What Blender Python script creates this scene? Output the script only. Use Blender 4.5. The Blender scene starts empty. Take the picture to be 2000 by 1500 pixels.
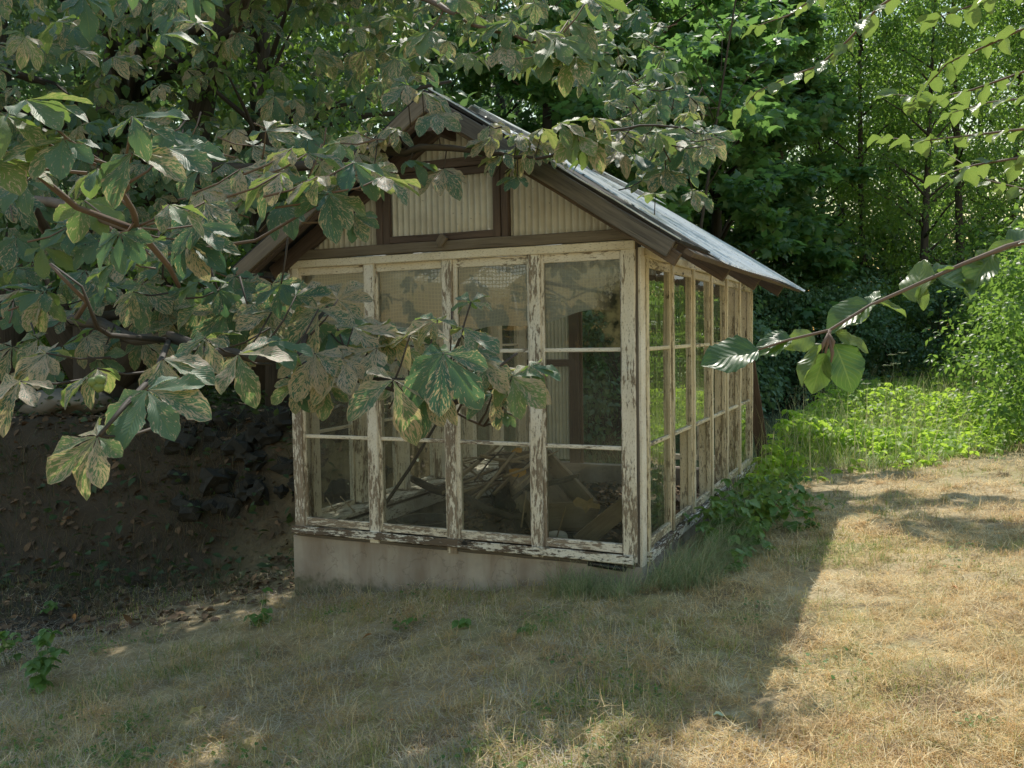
import bpy, math, random
import numpy as np
from mathutils import Vector, Matrix, noise as mnoise

random.seed(7); rng = np.random.default_rng(11)
S = bpy.context.scene
COL = S.collection
R_ = math.radians

# ------------------------------------------------------------------ camera
CAM_O = np.array([1.4252, -4.9109, 1.45])
_yaw, _pit, _rol, _f = 0.42546, -0.053743, -0.015956, 1720.0
_fw = np.array([-math.sin(_yaw)*math.cos(_pit), math.cos(_yaw)*math.cos(_pit), math.sin(_pit)])
_r = np.array([math.cos(_yaw), math.sin(_yaw), 0.0]); _u = np.cross(_r, _fw)
_r2 = _r*math.cos(_rol) + _u*math.sin(_rol); _u2 = np.cross(_r2, _fw)
def U(x, y, t):
    """world point seen at photo position x,y at distance t along the view axis"""
    return CAM_O + t*(_fw + (x-1000)/_f*_r2 - (y-750)/_f*_u2)
cam = bpy.data.cameras.new('camera'); co = bpy.data.objects.new('camera', cam); COL.objects.link(co)
co.matrix_world = Matrix(((_r2[0], _u2[0], -_fw[0], CAM_O[0]), (_r2[1], _u2[1], -_fw[1], CAM_O[1]),
                          (_r2[2], _u2[2], -_fw[2], CAM_O[2]), (0, 0, 0, 1)))
cam.sensor_fit = 'HORIZONTAL'; cam.sensor_width = 36.0; cam.lens = 36.0*_f/2000.0
cam.clip_start = 0.05; cam.clip_end = 2000
S.camera = co

# ------------------------------------------------------------------ object helpers
def link(name, me, parent=None):
    o = bpy.data.objects.new(name, me); COL.objects.link(o)
    if parent is not None: o.parent = parent
    return o
def thing(name, label, cat, loc=(0, 0, 0), rz=0.0, group=None):
    o = link(name, None); o.location = loc; o.rotation_euler = (0, 0, rz); o.empty_display_size = .1
    return tag(o, label, cat, group)
def tag(o, label, cat, group=None):
    o['label'] = label; o['category'] = cat
    if group: o['group'] = group
    return o
def kind(o, k): o['kind'] = k; return o

class MB:
    """collects polygons with uv (metres) and a per-vertex colour into one mesh"""
    def __init__(s): s.v = []; s.f = []; s.uv = []; s.c = []
    def add(s, verts, faces, uvs=None, col=(.5, .5, .5, 1)):
        b = len(s.v); s.v.extend([tuple(p) for p in verts]); s.c.extend([col]*len(verts))
        for i, f in enumerate(faces):
            s.f.append([b+k for k in f])
            s.uv.append(uvs[i] if uvs else [(0, 0)]*len(f))
    def box(s, x0, x1, y0, y1, z0, z1, col=None):
        d = (x1-x0, y1-y0, z1-z0); ax = d.index(max(d))
        c = [(x0+x1)/2, (y0+y1)/2, (z0+z1)/2]
        a = list(c); b = list(c); a[ax] -= d[ax]/2; b[ax] += d[ax]/2
        if ax == 2: s.beam(a, b, d[0], d[1], (0, 1, 0), col=col)
        elif ax == 0: s.beam(a, b, d[1], d[2], (0, 0, 1), col=col)
        else: s.beam(a, b, d[0], d[2], (0, 0, 1), col=col)
    def beam(s, p0, p1, w, h, up=(0, 0, 1), ch=.004, seg=None, jit=.0015, col=None):
        """board from p0 to p1: w across, h along 'up', chamfered edges, slightly uneven"""
        p0 = Vector(p0); p1 = Vector(p1); d = p1-p0; L = d.length; t = d.normalized()
        up = Vector(up); up = (up - t*up.dot(t)).normalized(); sd = t.cross(up)
        ch = min(ch, w*.2, h*.2); n = seg or max(1, int(L/.25))
        a, b = w/2, h/2
        prof = [(-a+ch, -b), (a-ch, -b), (a, -b+ch), (a, b-ch), (a-ch, b), (-a+ch, b), (-a, b-ch), (-a, -b+ch)]
        per = [0]
        for i in range(8):
            q0, q1 = prof[i], prof[(i+1) % 8]; per.append(per[-1]+math.hypot(q1[0]-q0[0], q1[1]-q0[1]))
        u0 = random.random()*30; v0 = random.random()*30
        V = []
        for k in range(n+1):
            jx, jy = (random.uniform(-jit, jit), random.uniform(-jit, jit))
            for (x, y) in prof: V.append(p0 + t*(L*k/n) + sd*(x+jx) + up*(y+jy))
        F = []; UV = []
        for k in range(n):
            for i in range(8):
                j = (i+1) % 8
                F.append((k*8+i, k*8+j, k*8+8+j, k*8+8+i))
                ua, ub = u0+L*k/n, u0+L*(k+1)/n
                UV.append([(ua, v0+per[i]), (ua, v0+per[i+1]), (ub, v0+per[i+1]), (ub, v0+per[i])])
        F.append(tuple(range(7, -1, -1))); UV.append([(u0+prof[i][0], v0+prof[i][1]) for i in range(7, -1, -1)])
        F.append(tuple(n*8+i for i in range(8))); UV.append([(u0+prof[i][0], v0+prof[i][1]) for i in range(8)])
        g = random.random()
        s.add(V, F, UV, col or (g, random.random(), random.random(), 1))
    def tube(s, pts, rad, nseg=7, col=None, wob=0.0):
        pts = [Vector(p) for p in pts]; V = []; F = []; UV = []; u = 0
        ref = Vector((.3, .2, 1)).normalized(); m = len(pts)
        us = [0]
        for k in range(1, m): us.append(us[-1]+(pts[k]-pts[k-1]).length)
        for k in range(m):
            t = (pts[min(k+1, m-1)]-pts[max(k-1, 0)]).normalized()
            a = t.cross(ref)
            if a.length < .05: a = t.cross(Vector((1, 0, 0)))
            a.normalize(); b = t.cross(a)
            for i in range(nseg):
                an = 2*math.pi*i/nseg; r = rad[k]*(1+random.uniform(-wob, wob))
                V.append(pts[k]+a*math.cos(an)*r+b*math.sin(an)*r)
        for k in range(m-1):
            for i in range(nseg):
                j = (i+1) % nseg
                F.append((k*nseg+i, k*nseg+j, (k+1)*nseg+j, (k+1)*nseg+i))
                w = 2*math.pi*rad[k]/nseg
                UV.append([(us[k], i*w), (us[k], i*w+w), (us[k+1], i*w+w), (us[k+1], i*w)])
        F.append(tuple(range(nseg-1, -1, -1))); UV.append([(0, 0)]*nseg)
        F.append(tuple((m-1)*nseg+i for i in range(nseg))); UV.append([(0, 0)]*nseg)
        g = random.random(); s.add(V, F, UV, col or (g, random.random(), random.random(), 1))
    def build(s, name, mat, parent=None, smooth=False, off=(0, 0, 0)):
        me = bpy.data.meshes.new(name)
        me.from_pydata([(v[0]-off[0], v[1]-off[1], v[2]-off[2]) for v in s.v], [], s.f)
        ul = me.uv_layers.new(name='UVMap'); flat = [c for f in s.uv for q in f for c in q]
        ul.data.foreach_set('uv', flat)
        ca = me.color_attributes.new('Col', 'FLOAT_COLOR', 'POINT')
        ca.data.foreach_set('color', [c for q in s.c for c in q])
        if smooth: me.polygons.foreach_set('use_smooth', [True]*len(me.polygons))
        me.materials.append(mat); me.update()
        return link(name, me, parent)

def scatter_mesh(name, parts, mat, smooth=True):
    """parts: list of (template, mats(K,3,3), locs(K,3), cols(K,4)); template=(verts(n,3), faces, uvs(n,2))"""
    V = []; LI = []; LT = []; UVl = []; CC = []; base = 0
    for (tv, tf, tu), M, Lc, Cc in parts:
        K = len(Lc)
        if K == 0: continue
        n = len(tv)
        P = np.einsum('kij,nj->kni', M, tv) + Lc[:, None, :]
        V.append(P.reshape(-1, 3))
        li = np.concatenate([np.array(f) for f in tf]); lt = np.array([len(f) for f in tf])
        LI.append((li[None, :] + (base + np.arange(K)*n)[:, None]).reshape(-1))
        LT.append(np.tile(lt, K)); UVl.append(np.tile(tu[li], (K, 1)))
        CC.append(np.repeat(Cc, n, axis=0)); base += K*n
    V = np.concatenate(V).astype(np.float32); LI = np.concatenate(LI).astype(np.int32); LT = np.concatenate(LT).astype(np.int32)
    UVl = np.concatenate(UVl).astype(np.float32); CC = np.concatenate(CC).astype(np.float32)
    me = bpy.data.meshes.new(name)
    me.vertices.add(len(V)); me.vertices.foreach_set('co', V.ravel())
    me.loops.add(len(LI)); me.loops.foreach_set('vertex_index', LI)
    me.polygons.add(len(LT)); st = np.zeros(len(LT), np.int32); st[1:] = np.cumsum(LT)[:-1]
    me.polygons.foreach_set('loop_start', st); me.polygons.foreach_set('loop_total', LT)
    me.polygons.foreach_set('use_smooth', np.full(len(LT), smooth))
    me.update(calc_edges=True)
    ul = me.uv_layers.new(name='UVMap'); ul.data.foreach_set('uv', UVl.ravel())
    ca = me.color_attributes.new('Col', 'FLOAT_COLOR', 'POINT'); ca.data.foreach_set('color', CC.ravel())
    me.materials.append(mat)
    return me

# ------------------------------------------------------------------ material helpers
class NT:
    def __init__(s, name):
        s.m = bpy.data.materials.new(name); s.m.use_nodes = True; s.t = s.m.node_tree; s.t.nodes.clear()
        s.out = s.t.nodes.new('ShaderNodeOutputMaterial')
    def set(s, sock, v):
        if isinstance(v, bpy.types.NodeSocket): s.t.links.new(v, sock)
        elif isinstance(v, (tuple, list)) and sock.type == 'RGBA' and len(v) == 3: sock.default_value = (*v, 1)
        else: sock.default_value = v
    def n(s, typ, out=0, props=None, **kw):
        nd = s.t.nodes.new('ShaderNode'+typ)
        for k, v in (props or {}).items(): setattr(nd, k, v)
        for k, v in kw.items():
            key = k.replace('_', ' ')
            sock = nd.inputs[int(k[1:])] if k[0] == 'i' and k[1:].isdigit() else nd.inputs[key]
            s.set(sock, v)
        return nd.outputs[out]
    def math(s, op, a, b=0.0, c=None, clamp=False):
        nd = s.t.nodes.new('ShaderNodeMath'); nd.operation = op; nd.use_clamp = clamp
        s.set(nd.inputs[0], a); s.set(nd.inputs[1], b)
        if c is not None: s.set(nd.inputs[2], c)
        return nd.outputs[0]
    def mix(s, f, a, b, blend='MIX'):
        nd = s.t.nodes.new('ShaderNodeMix'); nd.data_type = 'RGBA'; nd.blend_type = blend
        s.set(nd.inputs[0], f); s.set(nd.inputs[6], a); s.set(nd.inputs[7], b); return nd.outputs[2]
    def step(s, x, lo, hi):
        nd = s.t.nodes.new('ShaderNodeMapRange'); nd.clamp = True
        s.set(nd.inputs[0], x); s.set(nd.inputs[1], lo); s.set(nd.inputs[2], hi); return nd.outputs[0]
    def noise(s, vec, scale, detail=4, rough=.55, dist=0.0, out=0):
        return s.n('TexNoise', out=out, Vector=vec, Scale=scale, Detail=detail, Roughness=rough, Distortion=dist)
    def uv(s): return s.n('UVMap')
    def obj(s): return s.n('TexCoord', out=3)
    def pos(s): return s.n('NewGeometry', out=0)
    def scale(s, vec, k): return s.n('Mapping', Vector=vec, Scale=k)
    def col(s):
        nd = s.t.nodes.new('ShaderNodeAttribute'); nd.attribute_name = 'Col'
        sp = s.t.nodes.new('ShaderNodeSeparateColor'); s.t.links.new(nd.outputs[0], sp.inputs[0]); return sp.outputs
    def bump(s, h, dist=.002, strength=1.0):
        return s.n('Bump', Height=h, Distance=dist, Strength=strength)
    def done(s, sh): s.t.links.new(sh, s.out.inputs[0]); return s.m
    def pbr(s, **kw): return s.n('BsdfPrincipled', **kw)
    def mixsh(s, f, a, b):
        nd = s.t.nodes.new('ShaderNodeMixShader'); s.set(nd.inputs[0], f); s.set(nd.inputs[1], a); s.set(nd.inputs[2], b); return nd.outputs[0]

def wood_mat(name, wood_a, wood_b, paint=None, peel=.5, black=.0, algae=0.0, rough=.75):
    T = NT(name); uv = T.uv(); c = T.col()
    g = T.noise(T.scale(uv, (3, 60, 1)), 1.0, 6, .65)
    g2 = T.noise(T.scale(uv, (1.2, 12, 1)), 1.0, 4, .6)
    crack = T.step(T.noise(T.scale(uv, (2.2, 90, 1)), 1.0, 3, .7), .60, .68)
    base = T.mix(T.step(g, .3, .7), wood_a, wood_b)
    base = T.mix(T.math('MULTIPLY', T.step(g2, .4, .75), .55), base, tuple(x*.35 for x in wood_a))
    base = T.mix(T.math('MULTIPLY', c[0], .35), base, tuple(x*.6 for x in wood_b))
    base = T.mix(T.math('MULTIPLY', crack, .7), base, tuple(x*.2 for x in wood_a))
    hgt = T.math('SUBTRACT', T.math('MULTIPLY', g, .5), T.math('MULTIPLY', crack, .6))
    if paint:
        pn = T.noise(T.scale(uv, (13, 58, 1)), 1.0, 9, .70, .2)
        pl = T.noise(T.scale(uv, (2.2, 7, 1)), 1.0, 3, .5)
        pm = T.math('ADD', T.math('MULTIPLY', pn, .62), T.math('MULTIPLY', pl, .38))
        zz = T.n('SeparateXYZ', out=2, Vector=T.pos())
        pm = T.math('ADD', pm, T.math('ADD', T.math('MULTIPLY', T.math('SUBTRACT', c[1], .5), .07), T.math('MULTIPLY', T.math('SUBTRACT', zz, 1.0), .022)))
        mask = T.step(pm, peel-.012, peel+.012)
        tint = T.noise(uv, 5.0, 5, .6)
        pc = T.mix(T.step(tint, .35, .7), paint, tuple(p*q for p, q in zip(paint, (.84, .80, .72))))
        fine = T.step(T.noise(T.scale(uv, (60, 160, 1)), 1.0, 2, .5), .58, .66)
        pc = T.mix(T.math('MULTIPLY', fine, .5), pc, wood_a)
        base = T.mix(mask, base, pc)
        hgt = T.math('ADD', T.math('MULTIPLY', hgt, .5), T.math('MULTIPLY', mask, .9))
    if black > 0:
        bn = T.step(T.noise(T.scale(uv, (7, 16, 1)), 1.0, 7, .7), .62-black*.3, .68-black*.3)
        base = T.mix(bn, base, (.012, .011, .010))
    if algae > 0:
        an = T.step(T.noise(T.scale(uv, (2, 9, 1)), 1.0, 5, .6), .42, .7)
        base = T.mix(T.math('MULTIPLY', an, algae), base, (.22, .20, .06))
    return T.done(T.pbr(Base_Color=base, Roughness=rough, Normal=T.bump(hgt, .0025, .9)))

CREAM = (.87, .82, .74)
M = {}
M['paint'] = wood_mat('peeling_cream_paint', (.28, .215, .165), (.42, .345, .27), CREAM, .445)
M['paint_worn'] = wood_mat('badly_peeled_paint', (.27, .21, .165), (.42, .35, .285), (.86, .83, .79), .465, .0)
M['paint_top'] = wood_mat('cream_paint_sound', (.22, .16, .11), (.34, .27, .19), (.87, .81, .70), .36)
M['sill'] = wood_mat('rotten_sill_paint', (.13, .09, .065), (.20, .15, .11), (.80, .77, .72), .46, .2)
M['side'] = wood_mat('side_frame_paint', (.26, .21, .155), (.44, .37, .27), (.78, .71, .56), .455, .02, .35)
M['corner'] = wood_mat('corner_paint', (.26, .20, .155), (.38, .32, .26), (.86, .83, .78), .425, .0, .15)
M['brown'] = wood_mat('weathered_brown_wood', (.09, .062, .052), (.18, .13, .11))
M['grey'] = wood_mat('grey_barge_wood', (.15, .12, .095), (.28, .235, .185))
M['black'] = wood_mat('black_rotten_wood', (.075, .066, .06), (.20, .175, .15))
M['tail'] = wood_mat('old_rafter_wood', (.09, .062, .042), (.17, .12, .085))
M['stick'] = wood_mat('dry_stick', (.26, .20, .135), (.50, .40, .27))
M['twigdark'] = wood_mat('dark_twig', (.03, .024, .02), (.08, .06, .045))
M['twigred'] = wood_mat('red_brown_twig', (.11, .075, .055), (.21, .14, .10))
M['bark'] = wood_mat('dark_bark', (.035, .03, .026), (.10, .085, .07), rough=.95)
M['barkgrey'] = wood_mat('grey_bark', (.08, .075, .068), (.17, .155, .14), rough=.95)
M['soilwood'] = wood_mat('crate_wood', (.18, .14, .10), (.32, .255, .18))

def mk_corr(name, a, b, trans):
    T = NT(name); uv = T.uv()
    st = T.noise(T.scale(uv, (26, 2.2, 1)), 1.0, 4, .6)
    sp = T.step(T.noise(uv, 55, 2, .5), .70, .76)
    c = T.mix(T.step(st, .3, .75), a, b)
    c = T.mix(T.math('MULTIPLY', T.step(T.noise(uv, 3.0, 5, .6), .45, .8), .45), c, (.30, .24, .15))
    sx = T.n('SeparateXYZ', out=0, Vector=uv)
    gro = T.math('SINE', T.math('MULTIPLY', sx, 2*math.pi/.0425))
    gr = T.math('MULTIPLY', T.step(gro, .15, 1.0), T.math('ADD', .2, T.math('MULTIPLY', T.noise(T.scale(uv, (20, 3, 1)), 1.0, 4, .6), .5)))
    c = T.mix(gr, c, (.33, .28, .17))  # grooves darkened in the colour: grime that also paints the corrugation's shading
    c = T.mix(T.math('MULTIPLY', sp, .6), c, (.12, .10, .07))
    p = T.pbr(Base_Color=c, Roughness=.5); tr = T.n('BsdfTranslucent', Color=c)
    return T.done(T.mixsh(trans, p, tr))
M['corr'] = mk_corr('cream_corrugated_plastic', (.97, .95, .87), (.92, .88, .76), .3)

def mk_roof():
    T = NT('weathered_roof_sheet'); uv = T.uv()
    n1 = T.noise(T.scale(uv, (.9, 9, 1)), 1.0, 6, .6); n2 = T.noise(uv, 14, 5, .65); n3 = T.noise(T.scale(uv, (2.5, 2.0, 1)), 1.0, 5, .6)
    c = T.mix(T.step(n1, .3, .7), (.95, .97, .98), (.66, .70, .72))
    c = T.mix(T.math('MULTIPLY', T.step(n3, .5, .75), .45), c, (.36, .35, .24))
    c = T.mix(T.step(n2, .62, .66), c, (.05, .048, .035))
    r = T.math('ADD', .28, T.math('MULTIPLY', n1, .3))
    return T.done(T.mixsh(.34, T.pbr(Base_Color=c, Roughness=r, Specular_IOR_Level=1.0, Metallic=.5), T.n('BsdfTranslucent', Color=c)))
M['roof'] = mk_roof()
def plain(name, col, rough=.6, var=.25, sc=8.0, bump=0.0, **kw):
    T = NT(name); p = T.obj(); n = T.noise(p, sc, 6, .6)
    c = T.mix(n, tuple(x*(1-var*1.6) for x in col), tuple(min(1, x*(1+var)) for x in col))
    if bump: return T.done(T.pbr(Base_Color=c, Roughness=rough, Normal=T.bump(n, bump, .8), **kw))
    return T.done(T.pbr(Base_Color=c, Roughness=rough, **kw))
M['felt'] = plain('black_roofing_felt', (.035, .033, .032), .85, .5, 20, .004)
M['blackplastic'] = plain('black_plastic', (.018, .018, .02), .42, .4, 14)
M['whitebowl'] = plain('chalky_white_plastic', (.62, .63, .62), .45, .12, 30)
M['soil'] = plain('dark_soil', (.035, .027, .02), .95, .5, 9, .02)
M['stone'] = plain('dark_field_stone', (.035, .034, .03), .9, .6, 5, .03)
M['palestone'] = plain('pale_stone', (.24, .225, .205), .85, .3, 6, .02)
M['yellowplastic'] = plain('yellow_plastic', (.50, .27, .03), .5, .15, 20)
M['iron'] = plain('rusty_iron', (.10, .05, .03), .8, .4, 40)

def mk_concrete():
    T = NT('stained_concrete'); p = T.pos()
    n1 = T.noise(p, 1.6, 5, .6); n2 = T.noise(p, 9, 8, .65); n3 = T.noise(T.scale(p, (5, 5, .8)), 1.0, 4, .6)
    n4 = T.noise(p, 90, 3, .6)
    c = T.mix(T.step(n1, .35, .65), (.50, .45, .405), (.31, .27, .24))
    c = T.mix(T.math('MULTIPLY', T.step(n3, .42, .72), .75), c, (.20, .14, .10))
    c = T.mix(T.math('MULTIPLY', T.step(n2, .5, .72), .45), c, (.33, .31, .29))
    z = T.n('SeparateXYZ', out=2, Vector=p)
    c = T.mix(T.math('MULTIPLY', T.step(T.math('ADD', z, T.math('MULTIPLY', n2, .25)), .0, -.30), .5), c, (.10, .10, .075))
    cr = T.step(T.math('ABSOLUTE', T.math('SUBTRACT', T.noise(p, 2.3, 5, .6), .5)), .007, .002)
    c = T.mix(T.math('MULTIPLY', cr, .22), c, (.05, .045, .035))
    ms = T.step(T.math('ADD', T.math('MULTIPLY', z, -1.6), T.math('MULTIPLY', T.noise(p, 11, 6, .65), .9)), .72, .92)
    c = T.mix(T.math('MULTIPLY', ms, .7), c, (.06, .075, .03))
    h = T.math('SUBTRACT', T.math('ADD', T.math('MULTIPLY', n2, .8), T.math('MULTIPLY', n4, .35)), T.math('MULTIPLY', cr, .3))
    return T.done(T.pbr(Base_Color=c, Roughness=.92, Normal=T.bump(h, .006, .8)))
M['concrete'] = mk_concrete()

def mk_glass(name='old_window_glass', k=1.0):
    T = NT(name); p = T.pos()
    wav = T.noise(T.scale(p, (3, 3, 1.0)), 1.2, 2, .5)
    nrm = T.bump(wav, .012, .35)
    fr = T.n('Fresnel', IOR=1.55, Normal=nrm)
    fr = T.math('MULTIPLY', fr, k, clamp=True)
    tr = T.n('BsdfTransparent', Color=(.80, .83, .78)); gl = T.n('BsdfGlossy', Color=(.95, .97, .93), Roughness=.015, Normal=nrm)
    g = T.mixsh(fr, tr, gl)
    d1 = T.noise(T.scale(p, (7, 7, 2.2)), 1.0, 7, .7); d2 = T.noise(p, 2.2, 3, .5)
    dirt = T.math('MULTIPLY', T.step(T.math('ADD', T.math('MULTIPLY', d1, .6), T.math('MULTIPLY', d2, .4)), .42, .80), .22)
    dirt = T.math('ADD', dirt, .035)
    df = T.n('BsdfDiffuse', Color=(.34, .33, .27))
    return T.done(T.mixsh(dirt, g, df))
M['glass'] = mk_glass()
M['glassside'] = mk_glass('side_window_glass', 1.9)
def mk_glass_moss():
    T = NT('algae_window_glass'); p = T.pos()
    fr = T.n('Fresnel', IOR=1.55)
    tr = T.n('BsdfTransparent', Color=(.80, .82, .76)); gl = T.n('BsdfGlossy', Color=(.95, .97, .93), Roughness=.02)
    g = T.mixsh(fr, tr, gl)
    xyz = T.t.nodes.new('ShaderNodeSeparateXYZ'); T.t.links.new(p, xyz.inputs[0])
    gx = T.step(xyz.outputs[0], -.36, -.14); gz = T.step(T.math('ABSOLUTE', T.math('SUBTRACT', xyz.outputs[2], 1.56)), .34, .10)
    n = T.noise(T.scale(p, (1, 1, .8)), 26, 8, .75)
    m = T.step(T.math('ADD', n, T.math('MULTIPLY', T.math('MULTIPLY', gx, gz), .32)), .60, .70)
    m = T.math('MULTIPLY', m, T.math('MULTIPLY', gx, gz, clamp=True))
    cc = T.mix(T.step(T.noise(p, 12, 3, .5), .42, .58), (.42, .37, .20), (.05, .055, .035))
    mo = T.mixsh(.5, T.n('BsdfDiffuse', Color=cc), T.n('BsdfTranslucent', Color=cc))
    return T.done(T.mixsh(m, T.mixsh(.06, g, T.n('BsdfDiffuse', Color=(.34, .33, .27))), mo))
M['glassmoss'] = mk_glass_moss()

def mk_net():
    T = NT('white_mesh_netting'); uv = T.uv()
    s = T.t.nodes.new('ShaderNodeSeparateXYZ'); T.t.links.new(uv, s.inputs[0])
    a = T.math('FRACT', T.math('DIVIDE', s.outputs[0], .0235)); b = T.math('FRACT', T.math('DIVIDE', s.outputs[1], .0235))
    m = T.math('MAXIMUM', T.math('LESS_THAN', a, .24), T.math('LESS_THAN', b, .24))
    film = T.mixsh(.75, T.n('BsdfTransparent', Color=(1, 1, 1)), T.mixsh(.35, T.n('BsdfDiffuse', Color=(.90, .93, .97)), T.n('BsdfTranslucent', Color=(.90, .93, .97))))
    th = T.mixsh(.5, T.n('BsdfDiffuse', Color=(.85, .85, .83)), T.n('BsdfTranslucent', Color=(.85, .85, .83)))
    return T.done(T.mixsh(m, film, th))
M['net'] = mk_net()

def leaf_mat(name, ca, cb, under, blotch=None, tr=.38, rough=.42, vein=.25, nveins=11, spec=.5, trcol=None, amount=0.0):
    """ca/cb: two greens mixed by Col.r ; Col.g: blotch amount ; Col.b: yellowing"""
    T = NT(name); uv = T.uv(); c = T.col()
    sx = T.t.nodes.new('ShaderNodeSeparateXYZ'); T.t.links.new(uv, sx.inputs[0])
    ob = T.n('ObjectInfo', out=5)
    base = T.mix(T.math('ADD', T.math('MULTIPLY', c[0], .8), T.math('MULTIPLY', ob, .2)), ca, cb)
    base = T.mix(T.math('MULTIPLY', c[2], .85), base, under)
    t = T.math('ABSOLUTE', sx.outputs[1])
    ph = T.math('SUBTRACT', T.math('MULTIPLY', sx.outputs[0], nveins), T.math('MULTIPLY', t, nveins*.75))
    vw = T.math('ABSOLUTE', T.math('SUBTRACT', T.math('FRACT', ph), .5))       # 0 on vein centre
    vl = T.step(vw, .09, .03); mid = T.step(t, .028, .010)
    vein_m = T.math('MAXIMUM', T.math('MULTIPLY', vl, .6), mid)
    if blotch is not None:
        off = T.n('CombineXYZ', X=T.math('MULTIPLY', c[0], 37.0), Y=T.math('MULTIPLY', c[1], 53.0), Z=T.math('MULTIPLY', c[2], 71.0))
        v2 = T.n('VectorMath', props={'operation': 'ADD'}, i0=T.n('CombineXYZ', X=T.math('MULTIPLY', ph, .46), Y=T.math('MULTIPLY', sx.outputs[1], 3.4), Z=0.0), i1=off)
        bn = T.noise(v2, 2.5, 4, .55, .8)
        edge = T.math('MULTIPLY', T.step(t, .36, .5), .08)
        bm = T.step(T.math('ADD', T.math('ADD', bn, edge), T.math('MULTIPLY', c[1], amount)), .655, .69)
        fine = T.noise(T.scale(v2, (3, 6, 1)), 2.2, 4, .6)
        bc = T.mix(T.step(fine, .38, .62), blotch[0], blotch[1])
        bc = T.mix(T.step(fine, .62, .70), bc, blotch[2])
        bm = T.math('MULTIPLY', bm, T.math('SUBTRACT', 1.0, T.math('MULTIPLY', vl, .7)))
        base = T.mix(bm, base, bc)
    base = T.mix(T.math('MULTIPLY', vein_m, vein), base, under)
    back = T.n('NewGeometry', out=6)
    base = T.mix(T.math('MULTIPLY', back, .55), base, under)
    p = T.pbr(Base_Color=base, Roughness=rough, Specular_IOR_Level=spec, Normal=T.bump(vw, .004, .35))
    tc = T.mix(.6, T.mix(1.0, base, trcol or (1.9, 2.2, .55), 'MULTIPLY'), base)
    return T.done(T.mixsh(tr, p, T.n('BsdfTranslucent', Color=tc)))
M['chestnut'] = leaf_mat('chestnut_leaf', (.060, .135, .105), (.105, .19, .13), (.22, .28, .08),
                         ((.44, .32, .25), (.52, .43, .33), (.28, .16, .11)), tr=.40, rough=.50, vein=.32, nveins=13, amount=.22, spec=.4)
M['beech'] = leaf_mat('beech_leaf', (.05, .11, .03), (.08, .15, .04), (.22, .28, .10), None, tr=.5, rough=.38, vein=.35, nveins=8, spec=1.0)
M['maple'] = leaf_mat('maple_leaf', (.085, .19, .115), (.14, .27, .12), (.18, .28, .10), None, tr=.55, rough=.32, vein=.2, nveins=3)
M['wood_leaf'] = leaf_mat('woodland_leaf', (.085, .175, .055), (.165, .285, .075), (.22, .31, .09), None, tr=.6, rough=.32, vein=.1, nveins=5)
M['dark_leaf'] = leaf_mat('shade_leaf', (.09, .18, .115), (.14, .25, .13), (.16, .24, .11), None, tr=.34, rough=.5, vein=.1, nveins=5)
M['meadow'] = leaf_mat('goutweed_leaf', (.24, .38, .05), (.36, .52, .07), (.42, .52, .12), None, tr=.62, rough=.42, vein=.2, nveins=5)
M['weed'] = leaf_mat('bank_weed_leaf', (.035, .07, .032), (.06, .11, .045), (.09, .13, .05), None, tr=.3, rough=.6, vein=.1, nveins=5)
M['bramble'] = leaf_mat('bramble_leaf', (.08, .19, .06), (.15, .29, .07), (.22, .30, .10), None, tr=.38, rough=.38, vein=.3, nveins=6)

def blade_mat(name, tr=.25, rough=.6):
    T = NT(name); nd = T.t.nodes.new('ShaderNodeAttribute'); nd.attribute_name = 'Col'
    c = nd.outputs[0]; p = T.pbr(Base_Color=c, Roughness=rough, Specular_IOR_Level=.35)
    return T.done(T.mixsh(tr, p, T.n('BsdfTranslucent', Color=c)))
M['blade'] = blade_mat('grass_blade', .55, .45)
M['straw'] = blade_mat('dry_straw', .42, .6)
def mk_ground():
    T = NT('dry_lawn_ground'); p = T.pos()
    n1 = T.noise(p, .55, 5, .6); n2 = T.noise(p, 14, 8, .7); n3 = T.noise(p, 60, 4, .7)
    c = T.mix(T.step(n2, .3, .7), (.34, .26, .14), (.62, .50, .30))
    c = T.mix(T.math('MULTIPLY', T.step(n1, .48, .62), .5), c, (.26, .27, .11))
    c = T.mix(T.math('MULTIPLY', T.step(T.noise(p, 2.6, 6, .65), .52, .66), .75), c, (.15, .11, .07))
    c = T.mix(T.math('MULTIPLY', T.step(n3, .6, .75), .6), c, (.12, .09, .06))
    x = T.t.nodes.new('ShaderNodeSeparateXYZ'); T.t.links.new(p, x.inputs[0])
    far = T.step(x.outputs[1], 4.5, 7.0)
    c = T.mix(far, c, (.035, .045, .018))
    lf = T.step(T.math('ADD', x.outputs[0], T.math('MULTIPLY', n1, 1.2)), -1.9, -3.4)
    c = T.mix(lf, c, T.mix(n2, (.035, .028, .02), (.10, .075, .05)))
    h = T.math('ADD', n2, T.math('MULTIPLY', n3, .4))
    return T.done(T.pbr(Base_Color=c, Roughness=.95, Normal=T.bump(h, .03, .9)))
M['ground'] = mk_ground()

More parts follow.
